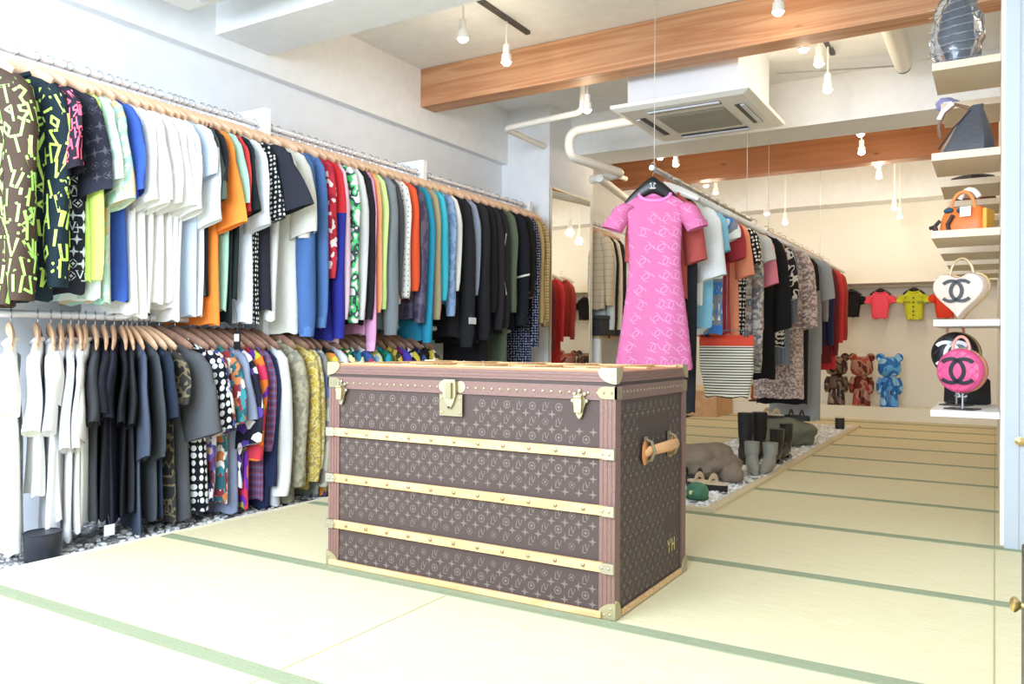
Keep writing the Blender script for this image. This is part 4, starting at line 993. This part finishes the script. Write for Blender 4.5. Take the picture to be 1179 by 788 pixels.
# ============================================================ BACK WALL
rr = tag(M().tube([(-3.4, 10.33, 1.555), (.02, 10.33, 1.555)], .009, 8, mat('#d8d2c4', .4, .4)).build('clothes_rail', None), 'thin rail in the back recess above the cropped tops', 'clothes rail')
TOPS = [(980.5, 29, 365, '#1d1c20', 'cropped black top on the back wall, leftmost', 0), (1013.5, 36, 367, '#ee5468', 'cropped coral pink top on the back wall', 0),
        (1052, 38, 368, '#c4c832', 'cropped yellow green buttoned top on the back wall', 1), (1088, 34, 366, '#e0452e', 'cropped orange red top partly behind the heart shaped bag', 0)]
for i, (px, wpx, hy, c, lb, but) in enumerate(TOPS):
    x = mY(px, 350, 10.33)[0]; L = 1.555-mY(px, hy, 10.33)[2]
    f = fab(c)
    def buttons(t, grid, sg, zr, but=but, L=L):
        if not but: return
        m = M()
        for k in range(5): dome(m, (0, -.055, L-.15-k*.05), .011, '-y')
        m.build('buttons', mat('#5c5a20', .5), t)
        for s_ in (-.07, .07): M().box(s_-.035, s_+.035, -.056, -.045, L-.20, L-.188).build('pocket_flap', mat('#8d9024', .7), t, smooth=False)
    garment('cropped_top', lb, 'top', 'cropped tops on the back wall', (x, 10.33, 1.555), 0, L, f, 's', .20, .112, .045, seed=i, prof=[(0, 1.05), (1, .86)], fold=.3, kick=.02, sw=.042, sroot=.9, neck=.055, nz=.065, prints=buttons,
            collar=('rib', f))
    h = hanger('black', x, 10.33, 1.555, 0, 'black hanger holding the '+lb, 'hangers on the back wall'); h.scale = (.62, .8, .72)
def bear(px, lab, mt, w=.13):
    x = mY(px, 440, 10.1)[0]; t = thing('bear_figurine', lab, 'figurine', (x, 10.1, .15), group='bear figurines')
    M().tube([(0, 0, .19), (0, 0, .22), (0, 0, .33), (0, 0, .37)], [.075, .085, .075, .04], 16, flat=.75, up=(0, 1, 0)).build('torso', mt, t)
    hd = M().tube([(0, 0, .35), (0, 0, .37), (0, 0, .42), (0, 0, .50), (0, 0, .555), (0, 0, .575)], [.06, .105, .125, .12, .09, .03], 18, flat=.85, up=(0, 1, 0)).build('head', mt, t)
    m = M().blob((0, -.115, .43), (.035, .02, .025), 2).build('muzzle', mt, hd)
    for s in (-1, 1):
        M().lathe([(.0, -.02), (.04, -.022), (.05, 0), (.04, .022), (.02, .024)], 16, (s*.095, 0, .565), ax='y').build('ear', mt, hd)
        M().tube([(s*.085, 0, .33), (s*.105, -.01, .26), (s*.10, -.02, .18), (s*.098, -.03, .15)], [.03, .034, .034, .022], 12).build('arm', mt, t)
        M().tube([(s*.045, 0, .2), (s*.047, 0, .10), (s*.05, -.01, .03), (s*.05, -.01, 0)], [.04, .045, .05, .048], 14).build('leg', mt, t)
bear(963, 'dark brown patterned bear figurine, leftmost on back ledge', pat('camo', ['#4a3a32', '#6e5a4e', '#3a2e2a', '#8a7468'], 7, .15))
bear(992, 'reddish brown patterned bear figurine, middle on back ledge', pat('camo', ['#8a3226', '#6a2a22', '#b08070', '#a8483a'], 7, .15))
bear(1024, 'shiny blue bear figurine, rightmost on back ledge', pat('camo', ['#3f8fd8', '#62acec', '#2f74c0', '#9acdf4'], 5, .1))
t = thing('leather_bag', 'amber brown bag on black base on the back ledge', 'bag', (mY(871, 455, 10.1)[0], 10.1, .15))
M().box(-.085, .085, -.05, .05, 0, .02).build('base', mat('#1c1a18', .5), t, smooth=False)
M().tube([(0, 0, .02), (0, 0, .05), (0, 0, .2), (0, 0, .25)], [.06, .075, .065, .03], 14, flat=.6, up=(0, 1, 0)).build('bag_body', mat('#a85c2c', .4), t)
M().tube([(-.04, 0, .22), (-.03, 0, .32), (.03, 0, .32), (.04, 0, .22)], .007, 6).build('handle', mat('#7a4420', .4), t)

# ============================================================ WALL SHELVES AT RIGHT
SHM = mat('#d9c6ab', .5)
LEV = [2.095, 1.695, 1.35]; HGT = ['top', 'second', 'third']
for li, z in enumerate(LEV):
    for bi in range(4):
        if li == 0 and bi > 1: continue
        y = 4.0+.68*bi
        if y+.4 > 10: continue
        t = thing('wall_shelf', 'pale wall shelf, %s row, %s from the front' % (HGT[li], ('first', 'second', 'third', 'fourth')[bi]), 'shelf', (-.11, y+.2, z), group='wall shelves at right')
        M().box(-.135, .128, -.2, .2, -.034, 0).build('board', SHM, t, smooth=False, bevel=.002)
for z, lb, x0, d in ((.955, 'white wall shelf carrying the heart shaped bag', -.235, .5), (.555, 'lowest white wall shelf carrying the round bags', -.245, .6)):
    t = thing('wall_shelf', lb, 'shelf', (-.11, 4.0+d/2, z)); M().box(x0+.11, .128, -d/2, d/2, -.028, 0).build('board', mat('#f0ece4', .5), t, smooth=False, bevel=.002)
BLK = mat('#17161a', .35, coat=.3); GOLD = mat('#d8b878', .3, .9); CHR = mat('#c8c8c8', .2, 1)
def logo(parent, c, s, y, mt, name='logo'):
    m = M()
    for q in cc(c, s, .13): m.prism(q, y-.003, y+.003)
    return m.build(name, mt, parent, smooth=False)
def round_bag(px, py, y, r, lab, mt, lg, rz, stand=True, zbase=.555, dep=.045):
    x, _, z = mY(px, py, y); t = thing('round_handbag', lab, 'handbag', (x, y, z-r), rz); z0 = r
    prof = [(.001, -dep-.006), (r*.5, -dep-.005), (r*.88, -dep), (r*.97, -dep+.01), (r, -dep+.02), (r, dep-.02), (r*.97, dep-.01), (r*.88, dep), (.001, dep+.003)]
    M().lathe(prof, 36, (0, 0, z0), ax='y').build('bag_body', mt, t)
    m = M(); 
    for q in (-.012, .012): m.lathe([(r*1.0, q-.002), (r*1.012, q), (r*1.0, q+.002)], 36, (0, 0, z0), ax='y')
    m.tube([(r*1.0*math.cos(a), 0, z0+r*1.0*math.sin(a)) for a in [2*PI*i/30 for i in range(30)]], .004, 6, closed=True, up=(0, 1, 0)); m.build('zip', GOLD, t)
    logo(t, (0, z0), r*1.25, -dep-.008, lg)
    # quilting seams
    m = M()
    for k in range(-4, 5):
        for sg in (-1, 1):
            o = k*r*.28; h = math.sqrt(max(0, (r*.9)**2-o*o/1.0))*.98; ux, uz = math.cos(PI/4)*sg, math.sin(PI/4)
            ox, oz = -uz*o*sg, ux*o*sg
            if h > .01: m.tube([(ox-ux*h, -dep-.0045, z0+oz-uz*h), (ox, -dep-.0055, z0+oz), (ox+ux*h, -dep-.0045, z0+oz+uz*h)], .0014, 5)
    m.build('quilting', mt, t)
    P = [(r*.36*math.cos(a), -dep*.3, z0+r*.93+r*.62*math.sin(a)) for a in [PI*i/12 for i in range(13)]]
    M().tube(P, .0065, 8).build('handle', GOLD if 'pink' not in lab else mat('#e8a090', .4), t)
    if stand:
        s = thing('bag_stand', 'chrome stand under the ' + lab, 'display stand', (x, y+.02, zbase), rz)
        M().box(-.06, .06, -.05, .05, 0, .006).build('base', mat('#4a4744', .3, .8), s, smooth=False)
        M().tube([(0, 0, .004), (0, 0, z-r-zbase+.002)], .005, 8).build('post', CHR, s)
        M().tube([(-.04, 0, z-r-zbase+.012), (-.02, 0, z-r-zbase), (.02, 0, z-r-zbase), (.04, 0, z-r-zbase+.012)], .004, 6).build('cradle', CHR, s)
    return t
round_bag(1108, 427, 4.09, .098, 'round quilted pink handbag with black logo', mat('#dc5286', .4, 0, .1, 60), BLK, .0-.35)
round_bag(1101, 408, 4.36, .104, 'round black handbag with white logo behind the pink one', BLK, mat('#e6e6ea', .4), -.3)
x, _, z = mY(1112, 455, 4.30)
t = thing('box_handbag', 'black quilted box handbag low behind the pink bag', 'handbag', (x, 4.50, .555), -.1)
M().tube([(0, 0, .0), (0, 0, .01), (0, 0, .12), (0, 0, .14)], [.10, .108, .104, .08], 4, flat=.5, up=(0, 1, 0)).build('bag_body', BLK, t, bevel=.01)
logo(t, (-.02, .06), .05, -.05, mat('#e6e6ea', .4))
M().tube([(-.05, 0, .13), (-.03, 0, .19), (.03, 0, .19), (.05, 0, .13)], .006, 8).build('handle', GOLD, t)
# heart bag
x, _, z = mY(1107, 333, 4.1)
t = thing('heart_handbag', 'cream heart shaped handbag with black logo', 'handbag', (x, 4.12, .955), -.35)
H = []
for i in range(40):
    a = 2*PI*i/40; hx = 16*math.sin(a)**3/16; hz = (13*math.cos(a)-5*math.cos(2*a)-2*math.cos(3*a)-math.cos(4*a))/16
    hz = max(hz, .58+.3*abs(hx)) if (abs(hx) < .5 and math.cos(a) > .3) else hz
    H.append((hx*.112, .150+hz*.118+(.02 if abs(hx) > .3 and hz > .2 else 0)*0))
H = [(a, b if b > .04 else .04+(b-.04)*.8) for a, b in H]; zmin = min(b for a, b in H); H = [(a, b-zmin) for a, b in H]; top = max(b for a, b in H)
m = M(); n = len(H); cxh, czh = 0, top*.6
vs = []
for d, k in ((-.05, .0), (-.052, .55), (-.045, .93), (-.03, 1.0), (.03, 1.0), (.045, .93), (.05, .5)): vs += [((a-cxh)*k, d, czh+(b-czh)*k) for a, b in H]
fs = [(i*n+j, i*n+(j+1) % n, (i+1)*n+(j+1) % n, (i+1)*n+j) for i in range(6) for j in range(n)]+[tuple(6*n+j for j in range(n))]
HB = mat('#dcc4b2', .4, 0, .1, 50); m.add(vs, fs); m.build('bag_body', HB, t)
m = M(); m.tube([(a*1.005, .012, czh+(b-czh)*1.005) for a, b in H], .004, 6, closed=True, up=(0, 1, 0)); m.build('zip', GOLD, t)
logo(t, (0, top*.62), .105, -.057, BLK)
M().tube([(.05*math.cos(a), 0, top*.92+.085*math.sin(a)) for a in [PI*i/12 for i in range(13)]], .006, 8).build('handle', mat('#d8bf94', .4, .5), t)
# black tote, sagging triangle
x, _, z = mY(1110, 170, 4.12)
t = thing('leather_handbag', 'dark grey leather handbag with triangular slouch on shelf', 'handbag', (x, 4.14, 1.695), -.2)
m = M(); rows = [(.112, .07, 0), (.112, .07, .02), (.092, .055, .08), (.062, .035, .15), (.032, .016, .205), (.024, .010, .225)]; vs = []; N = 20
for i, (a, b, zq) in enumerate(rows):
    for j in range(N):
        th = 2*PI*j/N; vs.append((a*math.copysign(abs(math.cos(th))**.6, math.cos(th))+.012*i*.9, b*math.sin(th)*(1+.12*math.sin(5*th)), zq))
fs = [(i*N+j, i*N+(j+1) % N, (i+1)*N+(j+1) % N, (i+1)*N+j) for i in range(5) for j in range(N)]+[tuple(range(N))[::-1], tuple(5*N+j for j in range(N))]
m.add(vs, fs); m.build('bag_body', mat('#46464c', .45, 0, .2, 60), t)
M().tube([(-.085, -.05, .09), (-.09, -.06, .14), (-.07, -.05, .20), (-.03, -.03, .235), (.02, -.01, .215)], .008, 8).build('handle', mat('#7a5a44', .5), t)
M().tube([(-.09, -.055, .17), (-.075, -.05, .205), (-.04, -.035, .24)], .013, 8).build('handle_wrap', mat('#e6e4de', .7), t)
M().tube([(-.095, -.045, .04), (-.03, -.045, .13), (.03, -.015, .2)], .004, 6).build('strap', mat('#2c2c30', .5), t)
# orange bag
x, _, z = mY(1108, 260, 4.12)
t = thing('leather_handbag', 'orange leather handbag with scarf wrapped handles on shelf', 'handbag', (x+.01, 4.16, 1.35), -.3)
m = M(); rows = [(.095, .06, 0), (.097, .062, .03), (.088, .05, .08), (.075, .035, .115)]; vs = []
for a, b, zq in rows:
    for j in range(N):
        th = 2*PI*j/N; vs.append((a*math.copysign(abs(math.cos(th))**.35, math.cos(th)), b*math.copysign(abs(math.sin(th))**.5, math.sin(th)), zq))
fs = [(i*N+j, i*N+(j+1) % N, (i+1)*N+(j+1) % N, (i+1)*N+j) for i in range(3) for j in range(N)]+[tuple(range(N))[::-1], tuple(3*N+j for j in range(N))]
m.add(vs, fs); m.build('bag_body', mat('#e0732c', .45, 0, .1, 50), t)
M().box(.086, .104, -.05, .05, .003, .10).build('side_gusset', mat('#d8a020', .5), t, smooth=False, bevel=.004)
M().tube([(.05*math.cos(a), -.03, .10+.085*math.sin(a)) for a in [PI*i/10 for i in range(11)]], .008, 8).build('handle', mat('#d98a4a', .5), t)
M().tube([(.05*math.cos(a)+.02, -.01, .10+.095*math.sin(a)) for a in [PI*i/10 for i in range(2, 9)]], .012, 8).build('scarf', mat('#e9e2d4', .7), t)
M().blob((-.055, -.04, .105), (.022, .015, .014), 2).blob((.0, -.05, .10), (.02, .012, .014), 2).build('scarf_knot', mat('#2a4a5a', .7), t)
M().box(-.0, .045, -.066, -.062, .068, .112).build('paper_tag', mat('#f0ece6', .7), t, smooth=False)
M().tube([(-.03, -.06, .08), (-.05, -.068, .04), (-.045, -.066, .005)], .009, 8).tube([(-.085, -.06, .06), (-.11, -.06, .035), (-.13, -.06, .03)], .009, 8).tube([(-.11, -.06, .035), (-.10, -.06, .006)], .012, 8).build('strap', mat('#2a1c18', .5), t)
# plastic wrapped bag on the top shelf
x, _, z = mY(1101, 62, 4.15)
t = thing('wrapped_bag', 'dark bag inside a clear plastic cover on the top shelf', 'bag', (x, 4.16, 2.095), -.1)
M().blob((.0, 0, .17), (.07, .045, .15), 3, .12, 5, flatz=.012).build('bag_body', mat('#4a5060', .5), t)
m = M().blob((0, 0, .16), (.112, .07, .185), 4, .10, 8, flatz=.003, fr=6)
for k in range(8): m.tube([(-.105, -.066, .03+k*.035), (0, -.084, .035+k*.036), (.10, -.062, .03+k*.04)], .0022, 5)
m.build('plastic_cover', mat('#e8ecf2', .08, trans=.92, spec=.6), t)
M().blob((-.03, 0, .36), (.03, .03, .02), 2).build('gathered_top', mat('#b8bcc4', .2, trans=.5), t)
x, _, z = mY(1091, 108, 4.82)
t = thing('wrapped_pouch', 'small violet plastic wrapped pouch on second top shelf', 'pouch', (x, 4.85, 2.095))
M().blob((0, 0, .035), (.06, .04, .035), 3, .15, 2, flatz=.0, m=mat('#8f90c4', .15, spec=.8)).build('pouch_body', None, t)
M().box(-.02, .02, -.045, -.035, .02, .04).build('label_sticker', mat('#e6e6f0', .5), t, smooth=False)
for (y, z, c, lb, h) in ((4.86, 1.695-.0, '#221f22', 'black flat handbag on second row, second shelf', .05), (4.86, 1.35, '#1e1c1e', 'black flat box on the third row, second shelf', .045), (5.56, 1.35, '#c9a040', 'yellow flat pouch on the third row, third shelf', .04), (5.54, 1.695, '#5a1f1c', 'dark red box on second row, third shelf', .07)):
    t = thing('clutch_bag', lb, 'bag', (-.105, y, z))
    M().tube([(0, 0, 0), (0, 0, .008), (0, 0, h*.8), (0, 0, h)], [.11, .12, .10, .06], 4, flat=.7, up=(0, 1, 0)).build('bag_body', mat(c, .5), t, bevel=.004)
    M().box(-.012, .012, -.064, -.056, h*.4, h*.4+.012).build('clasp', GOLD, t, smooth=False)

# ============================================================ SHOES AND STONES ON THE PEBBLE BED
PZ = .018
def at(px, py): x, y, _ = mZ(px, py, PZ); return x, y
ROCK = mat('#80705e', .9, 0, 1.0, 14); ROCK2 = mat('#6f7262', .9, 0, .7, 22)
x, y = -1.55, 4.86
tag(M().blob((0, 0, .08), (.20, .20, .135), 4, .16, 11, flatz=0).build('rock', ROCK, loc=(x, y, PZ)), 'large brownish grey rock on the white pebbles', 'rock')
tag(M().blob((0, 0, .04), (.07, .07, .07), 3, .14, 4, flatz=0).build('rock', ROCK, loc=(-1.345, 4.80, PZ)), 'smaller rock at the right foot of the brownish rock', 'rock')
tag(M().blob((0, 0, .09), (.26, .26, .14), 4, .12, 21, flatz=0).build('rock', ROCK2, loc=(-1.54, 6.95, PZ)), 'large greenish flat rock carrying sandals', 'rock')
def boot(name, lab, x, y, rz, h, r, mt, sole, grp, L=.24):
    t = thing(name, lab, 'boots', (x, y, PZ), rz, grp)
    m = M(); P = [(0, .02, h), (0, .02, h*.6), (0, .015, .11), (0, -.01, .07), (0, -.07, .05), (0, -.13, .038), (0, -L+.05, .03)]
    m.tube(P, [r*1.08, r, r*.82, r*.95, r*.85, r*.72, r*.4], 14, up=(1, 0, 0)); m.build('boot_upper', mt, t)
    s = M(); s.prism([(-.032, -.0), (.032, 0), (.034, .012), (-.034, .012)], -L+.04, .06); s.box(-.028, .028, .0, .06, 0, .03); s.build('sole', sole, t, smooth=False, bevel=.003)
BK = mat('#141416', .3, coat=.4)
for (px, py, rz, h, r, mt, so, lb, g) in (
  (858, 531, .2, .34, .052, mat('#19181a', .6), BK, 'left tall black boot behind the grey pair', 'tall black boots'), (874, 527, .1, .33, .052, mat('#19181a', .6), BK, 'right tall black boot behind the grey pair', 'tall black boots'),
  (866, 545, .35, .20, .045, mat('#8c8a80', .35), mat('#cfcac0', .5), 'left grey ankle boot with pale sole', 'grey ankle boots'), (886, 544, .0, .19, .045, mat('#8c8a80', .35), mat('#cfcac0', .5), 'right grey ankle boot with pale sole', 'grey ankle boots'),
  (893, 534, -.15, .24, .048, BK, BK, 'left glossy black boot right of the grey pair', 'glossy black boots'), (904, 528, -.1, .25, .048, BK, BK, 'right glossy black boot right of the grey pair', 'glossy black boots')):
    x, y = at(px, py); boot('boot', lb, x, y, rz, h, r, mt, so, g)
def sandal(lab, x, y, z, rz, top, sole, grp, L=.22):
    t = thing('sandal', lab, 'shoe', (x, y, z), rz, grp)
    n = 20; P = [(.045*math.sin(2*PI*i/n)*(1.0+.25*math.cos(2*PI*i/n)), L/2*math.cos(2*PI*i/n)) for i in range(n)]
    m = M(); vs = [(a, b, zz) for zz in (0, .035) for a, b in P]; m.add(vs, [tuple(range(n))[::-1], tuple(range(n, 2*n))]+[(i, (i+1) % n, n+(i+1) % n, n+i) for i in range(n)]); m.build('sole', sole, t, smooth=False)
    m = M(); vs = [(a*.94, b*.96, zz) for zz in (.035, .045) for a, b in P]; m.add(vs, [tuple(range(n))[::-1], tuple(range(n, 2*n))]+[(i, (i+1) % n, n+(i+1) % n, n+i) for i in range(n)]); m.build('footbed', top, t, smooth=False)
    for q in (-.04, .05): M().tube([(.045*math.cos(a), q, .035+.045*math.sin(a)) for a in [PI*i/8 for i in range(9)]], .016, 6, flat=.25, up=(0, 1, 0)).build('strap', top, t)
BEI = mat('#d8c2a0', .6)
sandal('beige platform sandal with black sole in front of the rock', -1.40, 4.47, PZ, 1.35, BEI, mat('#1a1818', .5), 'platform sandals', .26)
sandal('second platform sandal, half behind the trunk edge', -1.53, 4.62, PZ, 1.5, mat('#2c2826', .6), mat('#1a1818', .5), 'platform sandals', .24)
sandal('left black and beige sandal on the greenish rock', -1.60, 6.88, PZ+.205, 1.2, BEI, mat('#1a1818', .5), 'sandals on the greenish rock')
sandal('right black and beige sandal on the greenish rock', -1.42, 6.98, PZ+.195, 1.4, mat('#28241f', .6), mat('#1a1818', .5), 'sandals on the greenish rock')
t = thing('slipper', 'round green slipper at the front of the pebble bed', 'shoe', (-1.355, 4.16, PZ), .3)
M().blob((0, 0, .035), (.06, .085, .055), 3, .03, 3, flatz=.012).build('slipper_upper', mat('#3f7a5c', .5), t)
M().lathe([(.055, 0), (.06, .004), (.06, .014), (.05, .016)], 20).build('sole', mat('#2f5f46', .6), t)
M().lathe([(.012, 0), (.012, .004), (.004, .006)], 10, (-.03, -.075, .045), ax='y').build('button', mat('#d9cfa0', .5), t)
t = thing('candle_holder', 'small dark pot with pale lid at the far end of pebbles', 'pot', (-1.32, 8.5, PZ))
M().lathe([(.04, 0), (.045, .01), (.045, .1), (.04, .11)], 16).build('pot_body', mat('#2c2a26', .5), t)
M().lathe([(.042, .11), (.044, .125), (.02, .135)], 16).build('lid', mat('#e6dfc8', .5), t)

# ============================================================ ODDS AND ENDS
x, y, _ = mZ(37, 645, -.03)
t = thing('round_bin', 'black round bin at left on the pebbles beside white shirts', 'bin', (-3.20, 1.74, -.03))
M().lathe([(.058, 0), (.063, .006), (.066, .10), (.068, .112), (.062, .112), (.058, .03)], 28).build('bin_body', mat('#22242e', .45), t)
M().lathe([(.066, .108), (.070, .112), (.066, .116), (.062, .112)], 28).build('rim', mat('#1b1c24', .4), t)
t = thing('low_cabinet', 'dark cabinet edge with brass knob at the right photo edge', 'cabinet', (.205, 1.50, 0))
M().box(-.158, .25, -.02, .4, 0, .44).build('cabinet_body', mat('#2a2622', .4), t, smooth=False, bevel=.004)
kb = M().lathe([(.004, 0), (.004, .010), (.011, .016), (.013, .02), (.008, .025), (.001, .026)], 16, (0, 0, 0), ax='x')
kb.v = [(-v[0]-.158, v[1]-.0, v[2]+.424) for v in kb.v]; kb.build('knob', GOLD, t)
x, y, z = mY(1174, 508, 3.9)
t = thing('door_latch', 'tiny brass knob on the pale blue wall panel', 'knob', (x, 3.892, z))
M().lathe([(.006, 0), (.006, -.008), (.014, -.012), (.016, -.018), (.004, -.024)], 14, ax='y').build('knob_head', GOLD, t)
M().lathe([(.018, .001), (.018, -.003), (.010, -.004)], 14, ax='y').build('backplate', GOLD, t)

# ============================================================ LIGHT
w = bpy.data.worlds.new('world'); bpy.context.scene.world = w; w.use_nodes = True
bg = w.node_tree.nodes['Background']; bg.inputs[0].default_value = (.80, .90, 1.0, 1); bg.inputs[1].default_value = 1.05
def area(name, loc, rot, sx, sy, e, col):
    l = bpy.data.lights.new(name, 'AREA'); l.shape = 'RECTANGLE'; l.size = sx; l.size_y = sy; l.energy = e; l.color = col
    o = bpy.data.objects.new(name, l); C.objects.link(o); o.location = loc; o.rotation_euler = rot; return o
area('shop_front_daylight', (-1.9, -1.3, 2.0), (math.radians(70), 0, math.radians(10)), 3.6, 1.8, 250, (.70, .83, 1))
vs = bpy.context.scene.view_settings; vs.view_transform = 'Standard'; vs.look = 'None'; vs.gamma = 1; vs.exposure = .5; vs.use_curve_mapping = False
